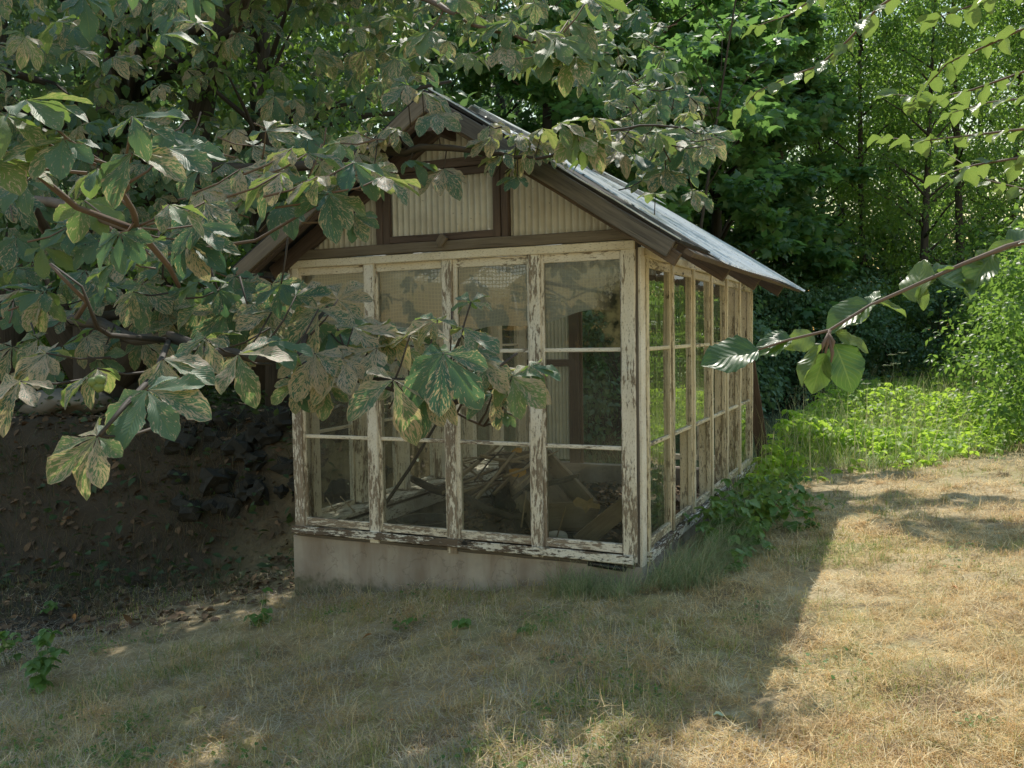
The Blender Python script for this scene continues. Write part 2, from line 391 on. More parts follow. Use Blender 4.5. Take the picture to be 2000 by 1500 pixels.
# ------------------------------------------------------------------ terrain
def sstep(a, b, x):
    t = np.clip((x-a)/(b-a), 0, 1); return t*t*(3-2*t)
_fa, _fb = np.array([-2.9, .95]), np.array([-6.0, -.05]); _fd = (_fb-_fa)/np.linalg.norm(_fb-_fa); _fn = np.array([_fd[1], -_fd[0]])
if _fn[1] < 0: _fn = -_fn
def vnoise(x, y, s, seed=0.0):
    """cheap smooth value noise built from sines"""
    x = x*s; y = y*s
    return (np.sin(1.7*x+1.3*y+seed)+np.sin(-1.1*x+2.3*y+2.1+seed*1.7)+np.sin(2.9*x-.7*y+4.2+seed*.6)+np.sin(.6*x+3.1*y+1.1-seed))/4
def gz(x, y):
    x = np.asarray(x, float); y = np.asarray(y, float)
    z = np.where(x < 0, .130*np.maximum(x, -4.2), .045*np.minimum(x, 4.0))
    s = (x-_fa[0])*_fn[0]+(y-_fa[1])*_fn[1]
    z = z + sstep(-2.65, -3.3, x)*sstep(-.05, 1.35, s)*1.22
    d = np.hypot(x-CAM_O[0], y-CAM_O[1])
    z = z + .018*vnoise(x, y, 1.9) + .018*vnoise(x, y, 5.3, 2.0) + .05*vnoise(x, y, .5, 1.0)*sstep(5, 12, d)
    return z
def make_ground():
    xs = np.concatenate([[-400, -150, -70, -40, -26, -18], np.arange(-13, 8.001, .09), [10, 13, 18, 26, 40, 70, 150, 400]])
    ys = np.concatenate([[-300, -100, -40, -20, -10], np.arange(-5.5, 10.001, .09), [11, 12.5, 14, 17, 20, 26, 40, 70, 150, 400]])
    X, Y = np.meshgrid(xs, ys); Z = gz(X, Y)
    near = (np.hypot(X-CAM_O[0], Y-CAM_O[1]) < 14)
    Z = Z + near*rng.normal(0, .006, X.shape)
    inside = (X > -2.42) & (X < -.06) & (Y > .06) & (Y < 3.95)
    Z = np.where(inside, np.minimum(Z, -.12), Z)
    n, m = X.shape; V = np.stack([X, Y, Z], -1).reshape(-1, 3)
    idx = np.arange(n*m).reshape(n, m)
    F = np.stack([idx[:-1, :-1], idx[:-1, 1:], idx[1:, 1:], idx[1:, :-1]], -1).reshape(-1, 4)
    me = bpy.data.meshes.new('ground'); me.vertices.add(len(V)); me.vertices.foreach_set('co', V.astype(np.float32).ravel())
    me.loops.add(F.size); me.loops.foreach_set('vertex_index', F.astype(np.int32).ravel())
    me.polygons.add(len(F)); me.polygons.foreach_set('loop_start', np.arange(0, F.size, 4, dtype=np.int32)); me.polygons.foreach_set('loop_total', np.full(len(F), 4, np.int32))
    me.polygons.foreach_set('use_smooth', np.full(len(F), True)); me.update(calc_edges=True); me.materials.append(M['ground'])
    kind(link('ground', me), 'structure')
make_ground()
# ------------------------------------------------------------------ greenhouse
W, D = 2.488, 3.98
ZB, ZT, M1, M2 = .105, 1.99, .788, 1.364
RX, RZ, SL = -1.185, 2.905, .648           # ridge x, ridge top z, slope
def roofz(x): return RZ - SL*abs(x-RX)
gh = thing('greenhouse', 'old greenhouse of peeling cream window frames on a concrete plinth with corrugated gable and roof', 'greenhouse', (0, 0, 0))

# plinth (ring wall), hand-finished concrete
def plinth():
    b = MB(); 
    def wall(x0, x1, y0, y1):
        ax = 0 if (x1-x0) > (y1-y0) else 1; n = 14
        V = []; F = []
        for k in range(n+1):
            t = k/n
            for (s, z) in ((0, -.8), (0, -.25), (0, .06), (.012, .092), (1-.012, .092), (1, .06), (1, -.8)):
                jj = random.uniform(-.003, .003)
                zz = z + (random.uniform(-.006, .004) if z > .05 else 0)
                if ax == 0: V.append((x0+(x1-x0)*t, y0+(y1-y0)*s+jj, zz))
                else: V.append((x0+(x1-x0)*s+jj, y0+(y1-y0)*t, zz))
        for k in range(n):
            for i in range(6): F.append((k*7+i, k*7+7+i, k*7+8+i, k*7+1+i) if ax == 0 else (k*7+i, k*7+1+i, k*7+8+i, k*7+7+i))
        F.append(tuple(range(7))); F.append(tuple(n*7+i for i in range(6, -1, -1))); b.add(V, F)
    wall(-W-.005, .012, -.004, .14); wall(-W-.005, .012, D-.14, D)
    wall(-W-.006, -W+.14, .141, D-.141); wall(-.128, .013, .141, D-.141)
    return b
plinth().build('plinth', M['concrete'], gh)

def window(parent, f, u0, u1, glass=(1, 1, 1), mat='paint', gmat=('glass', 'glass', 'glass'), ztop=1.942):
    if mat == 'side': gmat = ('glassside',)*3
    """a sash: f(u, out, z) maps wall coords to the world; glass flags bottom, middle, top"""
    side = mat == 'side'; b = MB(); st = .030 if side else .042; zb = .168; dz = .016 if side else 0
    def bar(ua, ub, za, zb_, d0=-.006, d1=-.040):
        d0 += dz; d1 += dz
        vertical = (zb_-za) > (ub-ua)
        if vertical: b.beam(f((ua+ub)/2, (d0+d1)/2, za), f((ua+ub)/2, (d0+d1)/2, zb_), abs(d1-d0), ub-ua, Vector(f(1, 0, 0))-Vector(f(0, 0, 0)))
        else: b.beam(f(ua, (d0+d1)/2, (za+zb_)/2), f(ub, (d0+d1)/2, (za+zb_)/2), abs(d1-d0), zb_-za, (0, 0, 1))
    bar(u0, u0+st, zb, ztop); bar(u1-st, u1, zb, ztop)
    bar(u0+st, u1-st, ztop-.055, ztop, -.0075, -.0395); bar(u0+st, u1-st, zb, zb+.055, -.0075, -.0395)
    for z in (M1, M2): bar(u0+st, u1-st, z-.012, z+.012, -.009, -.036)
    o = b.build('window', M[mat], parent)
    zs = [(zb+.055, M1-.012), (M1+.012, M2-.012), (M2+.012, ztop-.055)]
    for gk in sorted(set(gmat)):
        g = MB()
        for k in range(3):
            if glass[k] and gmat[k] == gk:
                a, c = zs[k]; tl = random.uniform(-.002, .002); t2 = random.uniform(-.002, .002)
                g.add([f(u0+st-.004, -.024+dz+tl, a-.004), f(u1-st+.004, -.024+dz+t2, a-.004), f(u1-st+.004, -.024+dz-tl, c+.004), f(u0+st-.004, -.024+dz-t2, c+.004)], [(0, 1, 2, 3)])
        if g.v: g.build('pane', M[gk], o)
    return o
ff = lambda u, o, z: (u, -o, z)           # front wall: u = x, out = -y
fr = lambda u, o, z: (o, u, z)            # right wall: u = y, out = +x
fl = lambda u, o, z: (-W-o, u, z)         # left wall
fb = lambda u, o, z: (u, D+o, z)          # back wall

# front: mullion boards, sills, head
mx = [-2.43, -1.815, -1.228, -.640, -.055]
for k in range(4):
    window(gh, ff, mx[k]+.012, mx[k+1]-.012, mat='paint_worn' if k > 1 else 'paint', gmat=('glass', 'glass', 'glassmoss' if k == 3 else 'glass'))
for k, x in enumerate(mx):
    b = MB(); w = (.078, .076, .072, .076, .082)[k]
    b.beam((x, -.004, ZB+(.0, -.012, -.03, .0, .02)[k]), (x+random.uniform(-.006, .006), -.004, ZT-.052), .024, w, (1, 0, 0), seg=9, jit=.003)
    b.beam((x, .055, ZB), (x, .055, ZT-.05), .085, w*.8, (1, 0, 0), seg=4)
    b.build('post', M['corner'] if k == 4 else M['paint_worn'], gh)
b = MB(); b.beam((-W+.01, -.014, ZT-.026), (-.014, -.014, ZT-.026), .03, .05, (0, 0, 1), seg=10, jit=.002)
b.build('head_rail', M['paint_top'], gh)
b = MB()
b.beam((-W+.02, -.012, .138), (-.03, -.012, .138), .07, .052, (0, .25, 1), seg=14, jit=.004)
b.build('sill', M['sill'], gh)
b = MB(); b.beam((-W+.03, .02, .100), (-.03, .02, .100), .06, .022, (0, 0, 1), seg=14, jit=.003); b.build('sill_plate', M['black'], gh)
# corner posts
b = MB(); b.beam((-.045, .048, .09), (-.045, .048, ZT+.04), .085, .082, (1, 0, 0), seg=6); b.build('corner_post', M['black'], gh)
b = MB(); b.beam((-W+.045, .05, .09), (-W+.045, .05, ZT+.04), .085, .085, (1, 0, 0), seg=6); b.build('corner_post', M['brown'], gh)
b = MB(); b.beam((.004, .060, ZB-.01), (.004, .060, 1.95), .022, .085, (0, 1, 0), seg=8, jit=.002); b.build('corner_board', M['corner'], gh)

# side walls
sy = [.135, .74, 1.355, 1.98, 2.60, 3.22, 3.87]
missing = {1: (0, 1, 1), 2: (0, 1, 1), 3: (0, 0, 1), 4: (0, 0, 0), 5: (1, 0, 0)}
for k in range(6):
    window(gh, fr, sy[k]+.012, sy[k+1]-.012, glass=missing.get(k, (1, 1, 1)), mat='side', ztop=1.90)
for k, y in enumerate(sy):
    b = MB(); b.beam((.017, y, ZB+random.uniform(-.03, .01)), (.017, y, 1.90), .014, .048, (0, 1, 0), seg=8, jit=.002)
    b.beam((-.055, y, .10), (-.055, y, 1.93), .06, .05, (0, 1, 0), seg=4)
    b.build('post', M['side'], gh)
for (s, mat) in ((1, 'side'), (-1, 'paint')):
    f = fr if s == 1 else fl
    b = MB(); b.beam(f(.08, .004, 1.925), f(D, .004, 1.925), .05, .05, (0, 0, 1), seg=12, jit=.002); b.build('head_rail', M[mat], gh)
    b = MB(); b.beam(f(.105, .012, .134), f(D-.02, .012, .134), .062, .058, (0, 0, 1), seg=14, jit=.003); b.build('sill', M['sill'] if s == 1 else M[mat], gh)
for k in range(6):
    window(gh, fl, sy[k]+.012, sy[k+1]-.012, mat='paint', ztop=1.90)
for k, y in enumerate(sy):
    b = MB(); b.beam((-W-.006, y, ZB), (-W-.006, y, 1.90), .03, .06, (0, 1, 0), seg=6)
    b.beam((-W+.06, y, .20), (-W+.06, y, 1.93), .10, .085, (0, 1, 0), seg=5)
    b.build('post', M['paint'], gh)
b = MB(); b.beam((-W+.13, .10, .175), (-W+.13, D-.15, .175), .20, .028, (0, 0, 1), seg=14, jit=.003); b.build('inside_ledge', M['paint'], gh)
b = MB(); b.beam((-W+.20, .12, .08), (-W+.20, D-.15, .08), .03, .10, (0, 0, 1), seg=14, jit=.003); b.build('ledge_board', M['paint'], gh)

def corr_panel(x0, x1, y, ztop, zbot=2.05, pitch=.0425, amp=.0125):
    n = int((x1-x0)/pitch*10); V = []; F = []; UV = []
    for i in range(n+1):
        x = x0+(x1-x0)*i/n; yy = y+amp*math.sin(2*math.pi*x/pitch)
        V.append((x, yy, zbot)); V.append((x, yy, max(zbot+.002, ztop(x))))
    for i in range(n):
        F.append((2*i, 2*i+2, 2*i+3, 2*i+1)); UV.append([(V[k][0], V[k][2]) for k in F[-1]])
    b = MB(); b.add(V, F, UV); return b
# gable
under = lambda x: roofz(x)-.115
GY = .028
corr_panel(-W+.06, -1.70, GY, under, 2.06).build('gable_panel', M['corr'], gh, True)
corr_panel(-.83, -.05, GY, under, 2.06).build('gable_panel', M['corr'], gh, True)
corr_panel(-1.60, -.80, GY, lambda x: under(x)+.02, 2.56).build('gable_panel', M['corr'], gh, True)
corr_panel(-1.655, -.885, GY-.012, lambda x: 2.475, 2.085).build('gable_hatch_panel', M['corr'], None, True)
hp = bpy.data.objects['gable_hatch_panel']; hp.name = 'corrugated_panel'
b = MB(); hy = -.004
b.beam((-1.665, hy, 2.06), (-1.665, hy, 2.50), .035, .05, (1, 0, 0)); b.beam((-.878, hy, 2.06), (-.878, hy, 2.50), .035, .05, (1, 0, 0))
b.beam((-1.64, hy+.001, 2.082), (-.903, hy+.001, 2.082), .033, .045, (0, 0, 1)); b.beam((-1.64, hy+.001, 2.478), (-.903, hy+.001, 2.478), .033, .045, (0, 0, 1))
hatch = b.build('gable_hatch', M['brown'], gh); hp.parent = hatch
b = MB(); b.beam((-1.265, -.045, 2.03), (-1.225, -.045, 2.085), .03, .055, (1, 0, .2)); b.build('latch', M['grey'], hatch)
for (x, zt) in ((-1.718, under(-1.718)), (-.822, under(-.822))):
    b = MB(); b.beam((x, -.0, 2.05), (x, -.0, zt), .04, .05, (1, 0, 0), seg=5, jit=.002); b.build('gable_stud', M['brown'], gh)
b = MB(); b.beam((-1.74, -.008, 2.53), (-.80, -.008, 2.53), .05, .055, (0, 0, 1), seg=5, jit=.002); b.build('gable_crossbar', M['brown'], gh)
b = MB(); b.beam((-2.62, -.012, 2.025), (.14, -.012, 2.025), .055, .062, (0, 0, 1), seg=14, jit=.002); b.build('tie_beam', M['grey'], gh)

# rafters: barge pair in front, then tails along the eaves
XE_R, XE_L = .345, -2.745
def rafter(y, w, h, drop, mat, name, xe=None, x_top=RX):
    for s in (1, -1):
        xe_ = (XE_R if s == 1 else XE_L) if xe is None else (xe if s == 1 else 2*RX-xe)
        up = Vector((s*SL, 0, 1)).normalized()
        p0 = Vector((x_top+s*.003, y, RZ)) - up*(drop+h/2); p1 = Vector((xe_, y, roofz(xe_))) - up*(drop+h/2)
        b = MB(); b.beam(p0, p1, w, h, up, seg=9, jit=.003)
        b.build(name, M[mat if isinstance(mat, str) else mat[0 if s == 1 else 1]], gh)
rafter(-.312, .028, .095, .010, ('black', 'grey'), 'barge_board', .30)
rafter(-.275, .045, .075, .045, ('tail', 'brown'), 'rafter', .345)
rafter(-.02, .05, .10, .03, ('grey', 'brown'), 'rafter', .25)
for y in (1.10, 2.40, 3.80): rafter(y, .05, .12, .022, 'tail', 'rafter', .345)
b = MB(); b.beam((RX, -.28, RZ-.16), (RX, 4.65, RZ-.16), .04, .14, (0, 0, 1), seg=8); b.build('ridge_board', M['brown'], gh)
for s in (1, -1):
    xe = RX+s*1.54
    b = MB(); b.beam((xe, -.27, roofz(xe)-.028), (xe, 4.70, roofz(xe)-.022), .05, .03, (s*SL, 0, 1), seg=10); b.build('eave_batten', M['tail'], gh)
# roof sheets
def roof_sheet(s, y0, y1, name, mat, lift=.004, pitch=.076, amp=.009, run=1.60):
    ny = int((y1-y0)/pitch*8); ns = 10; V = []; F = []; UV = []
    nrm = Vector((s*SL, 0, 1)).normalized()
    for j in range(ns+1):
        d = run*j/ns
        for i in range(ny+1):
            y = y0+(y1-y0)*i/ny
            p = Vector((RX+s*d, y, RZ-SL*d)) + nrm*(lift+amp+amp*math.sin(2*math.pi*y/pitch) + .004*math.sin(3*d+y) - .006*(d/run)**4*math.sin(y*1.7))
            V.append(p)
    for j in range(ns):
        for i in range(ny):
            a = j*(ny+1)+i; F.append((a, a+1, a+ny+2, a+ny+1) if s < 0 else (a, a+ny+1, a+ny+2, a+1))
            UV.append([(V[k].y if False else (V[k].x-RX)*1.2, V[k].y) for k in F[-1]])
    b = MB(); b.add(V, F, UV); return b.build(name, M[mat], gh, True)
roof_sheet(1, .42, 4.75, 'roof_sheet', 'roof'); roof_sheet(-1, .42, 4.75, 'roof_sheet', 'roof')
for s in (1, -1):
    b = MB(); up = Vector((s*SL, 0, 1)).normalized()
    b.beam(Vector((RX+s*.01, .11, RZ))+up*.002, Vector((RX+s*1.50, .11, RZ-SL*1.50))+up*.002, .83, .016, up, seg=8, jit=.004)
    b.build('roofing_felt', M['felt'], gh)
    if s == 1:
        b = MB(); b.beam(Vector((RX+.01, -.305, RZ))+up*.014, Vector((RX+1.50, -.305, RZ-SL*1.50))+up*.014, .012, .008, up, seg=8, jit=.003); b.build('edge_strip', M['roof'], gh)
b = MB(); b.beam((RX-.075, .3, RZ-.022), (RX-.075, 4.72, RZ-.022), .16, .006, (-SL, 0, 1)); b.beam((RX+.075, .3, RZ-.022), (RX+.075, 4.72, RZ-.022), .16, .006, (SL, 0, 1))
for i, v in enumerate(b.v): b.v[i] = (v[0], v[1], v[2]+.035)
b.build('ridge_cap', M['roof'], gh)

# back wall: corrugated strip, dark door post, open doorway, windows
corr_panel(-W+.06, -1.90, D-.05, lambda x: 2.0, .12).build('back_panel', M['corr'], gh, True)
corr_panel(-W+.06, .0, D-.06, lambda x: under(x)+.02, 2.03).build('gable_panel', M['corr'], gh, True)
b = MB(); b.beam((-1.835, D-.06, -.1), (-1.835, D-.06, 2.0), .09, .11, (1, 0, 0), seg=6); b.build('door_post', M['brown'], gh)
b = MB(); b.beam((-1.765, D-.06, -.1), (-1.765, D-.06, 2.0), .03, .03, (1, 0, 0), seg=6); b.build('door_stop', M['twigred'], gh)
b = MB(); b.beam((-1.02, D-.06, -.1), (-1.02, D-.06, 2.0), .09, .10, (1, 0, 0), seg=6); b.build('door_post', M['brown'], gh)
b = MB(); b.beam((-W+.05, D-.07, 1.16), (-1.89, D-.07, 1.16), .05, .075, (0, 0, 1), seg=4); b.build('back_rail', M['brown'], gh)
b = MB(); b.beam((-W+.02, D-.04, 2.01), (0, D-.04, 2.01), .09, .09, (0, 0, 1), seg=8); b.build('back_beam', M['brown'], gh)
b = MB(); b.beam((-2.30, D-.085, .1), (-2.30, D-.085, 2.0), .04, .06, (1, 0, 0), seg=4); b.build('back_stud', M['brown'], gh)
window(gh, fb, -.96, -.50, mat='paint'); window(gh, fb, -.49, -.03, mat='paint')
# netting hung inside the front panes
def net():
    nx, nz = 90, 26; V = []; F = []; UV = []
    for j in range(nz+1):
        for i in range(nx+1):
            t = i/nx; x = -W+.10+(W-.16)*t
            bot = 1.50 + .075*sstep(.62, .98, t)+.012*math.sin(9*t)+.02*math.sin(23*t) - .42*(1-sstep(.12, .5, t))
            v = j/nz; z = 1.925+(bot-1.925)*v
            y = .118+.022*math.sin(7*t*2+v*1.2)*v+.012*math.sin(31*t+2*v)+.05*v*v*math.sin(5*t+1)
            V.append((x, y+.01, z-.012*v*math.sin(3.1*2*t))); 
    for j in range(nz):
        for i in range(nx):
            a = j*(nx+1)+i; F.append((a, a+1, a+nx+2, a+nx+1))
            UV.append([(V[k][0], V[k][2]+.5*(V[k][1]-.12)) for k in F[-1]])
    b = MB(); b.add(V, F, UV); return b
tag(net().build('netting', M['net'], None, True), 'white square mesh netting sagging behind the top panes of the greenhouse front', 'netting')
# ------------------------------------------------------------------ clutter inside and beside the greenhouse
FZ = -.12
def at(x, y, z): 
    d = U(x, y, 1)-CAM_O; return Vector(CAM_O+d*((z-CAM_O[2])/d[2]))
def aty(x, y, Y):
    d = U(x, y, 1)-CAM_O; return Vector(CAM_O+d*((Y-CAM_O[1])/d[1]))
# long wooden trough at the back right
def trough():
    a = Vector((-1.62, 2.62, .30)); bq = Vector((-.62, 1.02, .17))
    ax = (bq-a); sd = Vector((ax.y, -ax.x, 0)).normalized()*-.46
    t = thing('wooden_trough', 'long weathered plank trough tilted on the floor behind the right front window', 'trough', (a.x, a.y, a.z-.2))
    o = Vector(t.location)
    for p0, p1 in ((a, bq), (a-sd, bq-sd)):
        b = MB(); b.beam(p0-o, p1-o, .03, .20, (0, 0, 1), seg=5, jit=.003); b.build('side_board', M['soilwood'], t)
    for p in (a, bq):
        b = MB(); b.beam(p-o-sd*.04, p-o-sd*.96, .03, .19, (0, 0, 1), seg=2); b.build('end_board', M['soilwood'], t)
    b = MB(); b.beam(a-o-sd*.5-Vector((0, 0, .10)), bq-o-sd*.5-Vector((0, 0, .10)), .40, .02, (0, 0, 1), seg=3); b.build('bottom_board', M['soilwood'], t)
trough()
# sticks and laths heaped in the middle
k = 0
hp_ = [((955, 940), (1010, 905)), ((965, 965), (1025, 915)), ((930, 975), (1000, 890)), ((900, 930), (960, 880)), ((1000, 975), (1060, 925)),
       ((905, 960), (990, 925)), ((950, 1000), (1030, 960)), ((985, 930), (1070, 890)), ((920, 905), (1000, 885)), ((1010, 990), (1040, 930)),
       ((890, 985), (960, 950)), ((935, 1020), (1010, 1000)), ((1030, 955), (1110, 935)), ((905, 1025), (1000, 985)), ((940, 890), (1010, 902)), ((1000, 900), (1050, 885))]
for _ in range(20):
    cx_, cy_ = random.uniform(900, 1050), random.uniform(895, 1000); an = random.uniform(-.9, .9); ln = random.uniform(25, 60); hp_.append(((cx_-ln*math.cos(an), cy_+ln*math.sin(an)), (cx_+ln*math.cos(an), cy_-ln*math.sin(an))))
for (p, q) in hp_:
    y0 = random.uniform(.9, 2.2); a = aty(p[0], p[1], y0); c = aty(q[0], q[1], y0+random.uniform(.25, .8))
    a.z = max(a.z, FZ+.03); d = (c-a)*1.25; b = MB(); m = a+d*.5; r = random.uniform(.009, .018) if k < 16 else random.uniform(.004, .009)
    if k % 3 == 0: b.beam(a-m, a+d-m, r*1.2, r*2.6, (.2, .1, 1), seg=4, jit=.002)
    else: b.tube([a-m, a+d*.35-m+Vector((0, 0, random.uniform(-.02, .03))), a+d*.7-m, a+d-m], [r, r*.95, r*.85, r*.6], 7)
    o = b.build('stick', M['stick' if k % 4 else 'twigdark'], None, k % 3 != 0); o.location = m
    tag(o, 'dry stick or lath in the heap on the greenhouse floor', 'stick', 'sticks heaped on the greenhouse floor'); k += 1
def polystick(name, label, cat, pts, rads, mat, nseg=8):
    m = pts[0]; b = MB(); b.tube([p-m for p in pts], rads, nseg, wob=.08); o = b.build(name, M[mat], None, True); o.location = m; return tag(o, label, cat)
polystick('crooked_branch', 'thick dark crooked branch lying low behind the two middle front windows', 'branch',
          [aty(795, 930, 1.5), aty(845, 955, 1.35), aty(900, 968, 1.2), aty(950, 995, 1.0), aty(1000, 1010, .9), aty(1060, 1000, .95)], [.028, .035, .036, .03, .024, .012], 'twigdark')
polystick('prop_stick', 'thin dark stick leaning diagonally behind the second front window', 'stick', [aty(752, 985, .75), aty(800, 915, .95), aty(872, 795, 1.3)], [.014, .013, .010], 'twigdark')
polystick('leaning_rod', 'thin pale rod leaning behind the third front window', 'stick', [aty(1018, 1030, .45), aty(1028, 960, .55)], [.006, .005], 'stick')
for i, (p, q) in enumerate((((655, 1000), (637, 972)), ((693, 1000), (665, 970)))):
    polystick('bamboo_cane', ('short thin cane at left on the ledge behind the leftmost front window', 'longer thin cane at right on the ledge behind the leftmost front window')[i], 'cane', [aty(*p, .28), aty(*q, .42)], [.005, .004], 'stick')
# black pots
def pot(loc, r, h, label, tilt=0.0, rz=0.0):
    t = thing('plant_pot', label, 'pot', loc, rz); b = MB(); n = 24
    prof = [(.0, .0), (.72, .0), (.98, .92), (1.06, .92), (1.06, 1.0), (.95, 1.0), (.68, .05), (0, .05)]
    V = []; F = []
    for (pr, pz) in prof:
        for i in range(n):
            an = 2*math.pi*i/n; V.append((max(pr, .001)*r*math.cos(an), max(pr, .001)*r*math.sin(an), pz*h))
    for j in range(len(prof)-1):
        for i in range(n): F.append((j*n+i, j*n+(i+1) % n, (j+1)*n+(i+1) % n, (j+1)*n+i))
    b.add(V, F); b.build('pot_body', M['blackplastic'], t, False); t.rotation_euler = (tilt, 0, rz)
    b = MB(); V = [(r*.86*math.cos(2*math.pi*i/n), r*.86*math.sin(2*math.pi*i/n), h*.8+.01*math.sin(i*2.3)) for i in range(n)]+[(0, 0, h*.84)]
    b.add(V, [(i, (i+1) % n, n) for i in range(n)]); b.build('soil', M['soil'], t)
p = aty(1115, 1015, .62); pot((p.x, p.y, FZ), .17, .20, 'black plastic pot behind the white bowl at the right front window')
p = aty(830, 1015, .55); pot((p.x, p.y, FZ), .20, .27, 'large black pot standing behind the second front window')
p = aty(985, 930, 1.75); pot((p.x, p.y, .06), .13, .17, 'black pot tipped over among the sticks', 1.2, .6)
p = aty(1030, 980, 1.2); pot((p.x, p.y, FZ), .12, .20, 'small black pot beside the sticks behind the third front window')
# white bowl with a stick
p = aty(1088, 1046, .30); bw = thing('white_bowl', 'upturned white bowl just inside the right front window', 'bowl', (p.x, p.y, p.z-.03))
V = []; F = []; n = 24; prof = [(.066, .0), (.07, .01), (.067, .035), (.058, .048), (.04, .054), (.001, .055)]
for (r, z) in prof:
    for i in range(n): V.append((r*math.cos(2*math.pi*i/n), r*math.sin(2*math.pi*i/n), z))
for j in range(len(prof)-1):
    for i in range(n): F.append((j*n+i, j*n+(i+1) % n, (j+1)*n+(i+1) % n, (j+1)*n+i))
b = MB(); b.add(V, F); b.build('bowl_shell', M['whitebowl'], bw, True)
b = MB(); b.beam((0, 0, -.12), (0, 0, .0), .10, .10, (1, 0, 0)); bl = b.build('brick', plain('old_brick', (.12, .06, .045), .9, .4, 20, .004), None); bl.location = (p.x+.0, p.y+.02, p.z-.03)
tag(bl, 'dark brick under the white bowl inside the right front window', 'brick')
polystick('plant_stake', 'thin pale stake standing beside the white bowl', 'stick', [aty(1088, 1048, .22), aty(1105, 990, .24)], [.005, .004], 'stick')
# pale planks at the lower right
b = MB(); a = aty(1130, 1062, .38); c = aty(1225, 985, .55); m = (a+c)/2; b.beam(a-m, c-m, .03, .12, (0, .2, 1), seg=4, jit=.003)
o = b.build('loose_plank', M['soilwood']); o.location = m; tag(o, 'pale plank propped in the lower right corner behind the right front window', 'plank')
# torn yellow things
def flat_leaf(name, label, cat, p, r, mat, n=9, tilt=(1.2, 0, .3), grp=None):
    kk = [random.uniform(.35, 1.0) for _ in range(n)]; V = [(0, 0, 0)]+[(r*kk[i]*math.cos(2*math.pi*i/n), .6*r*kk[i]*math.sin(2*math.pi*i/n), random.uniform(-.3, .3)*r) for i in range(n)]
    b = MB(); b.add(V, [(0, i+1, (i+1) % n+1) for i in range(n)], [[(0, 0)]*3]*n); o = b.build(name, mat, None, True); o.location = p; o.rotation_euler = tilt
    return tag(o, label, cat, grp)
flat_leaf('yellow_rag', 'torn yellow scrap on the heap behind the third front window', 'scrap', aty(1012, 922, 1.5), .10, M['yellowplastic'])
flat_leaf('withered_leaf', 'large withered tan leaf over the black pot behind the right front window', 'leaf', aty(1148, 985, .72), .11, plain('tan_leaf', (.34, .25, .12), .7, .3, 20), 11)
flat_leaf('orange_scrap', 'orange scrap at the top of the heap behind the third front window', 'scrap', aty(1012, 880, 2.0), .09, M['yellowplastic'], 7)
# soil and litter inside
def floor_inside():
    n = 40; xs = np.linspace(-W+.15, -.14, n); ys = np.linspace(.15, D-.15, n); b = MB(); V = []; F = []
    for y in ys:
        for x in xs:
            z = FZ + .16*math.exp(-((x+1.25)**2/.30+(y-1.7)**2/.7)) + random.uniform(0, .022)
            V.append((x, y, z))
    for j in range(n-1):
        for i in range(n-1): F.append((j*n+i, j*n+i+1, (j+1)*n+i+1, (j+1)*n+i))
    b.add(V, F); kind(b.build('soil_floor', M['soil'], None, True), 'structure')
floor_inside()
# leaning board at the far corner, pipe on the plinth
b = MB(); a = Vector((.02, 4.70, float(gz(.1, 4.8))-.02)); c = Vector((-.06, 4.06, 1.24)); b.beam((0, 0, 0), c-a, .13, .022, (0, 1, .3), seg=5, jit=.002)
o = b.build('leaning_board', M['brown']); o.location = a; tag(o, 'dark brown board leaning against the far right corner of the greenhouse', 'board')
b = MB(); a = aty(1150, 1100, -.03); c = aty(1222, 1112, -.03); m = (a+c)/2; b.tube([a-m, c-m], [.017, .017], 12)
o = b.build('pipe', M['blackplastic'], None, True); o.location = m; tag(o, 'short black pipe tucked under the right end of the front sill', 'pipe')
# dry-stone wall and bank at the left
st = MB()
def rock(b, p, r, col=None):
    import bmesh
    bm = bmesh.new(); bmesh.ops.create_icosphere(bm, subdivisions=2, radius=1); sd = random.uniform(0, 99)
    sc = Vector((random.uniform(.8, 1.3), random.uniform(.7, 1.0), random.uniform(.6, .85)))*r; rot = Matrix.Rotation(random.uniform(0, 6.3), 3, 'Z')
    V = []
    for v in bm.verts:
        q = v.co; k = 1+.9*mnoise.noise(q*1.9+Vector((sd, 0, 0))); w = rot @ Vector((q.x*k*sc.x, q.y*k*sc.y, q.z*k*sc.z)); V.append(Vector(p)+w)
    b.add(V, [[v.index for v in f.verts] for f in bm.faces], None, col or (random.random(), random.random(), 0, 1)); bm.free()
for i in range(80):
    t = random.uniform(-.05, .55)**1; s = random.uniform(.55, 1.5)
    q = _fa+(_fb-_fa)*t+_fn*s
    if q[0] > -2.95: continue
    rock(st, (q[0], q[1], float(gz(q[0], q[1]))+random.uniform(-.05, .07)), random.uniform(.05, .15))
tag(st.build('stone_wall', M['stone'], None, False, ), 'tumbled dark fieldstone wall on the shaded bank left of the greenhouse', 'stone wall')
ps = MB(); rock(ps, (0, 0, 0), .34); o = ps.build('boulder', M['palestone'], None, True); p = U(120, 795, 9.3); o.location = (p[0], p[1], float(gz(p[0], p[1]))+.12); o.scale = (1.5, 1, .6)
tag(o, 'pale flat boulder on top of the bank beneath the chestnut branches', 'boulder')
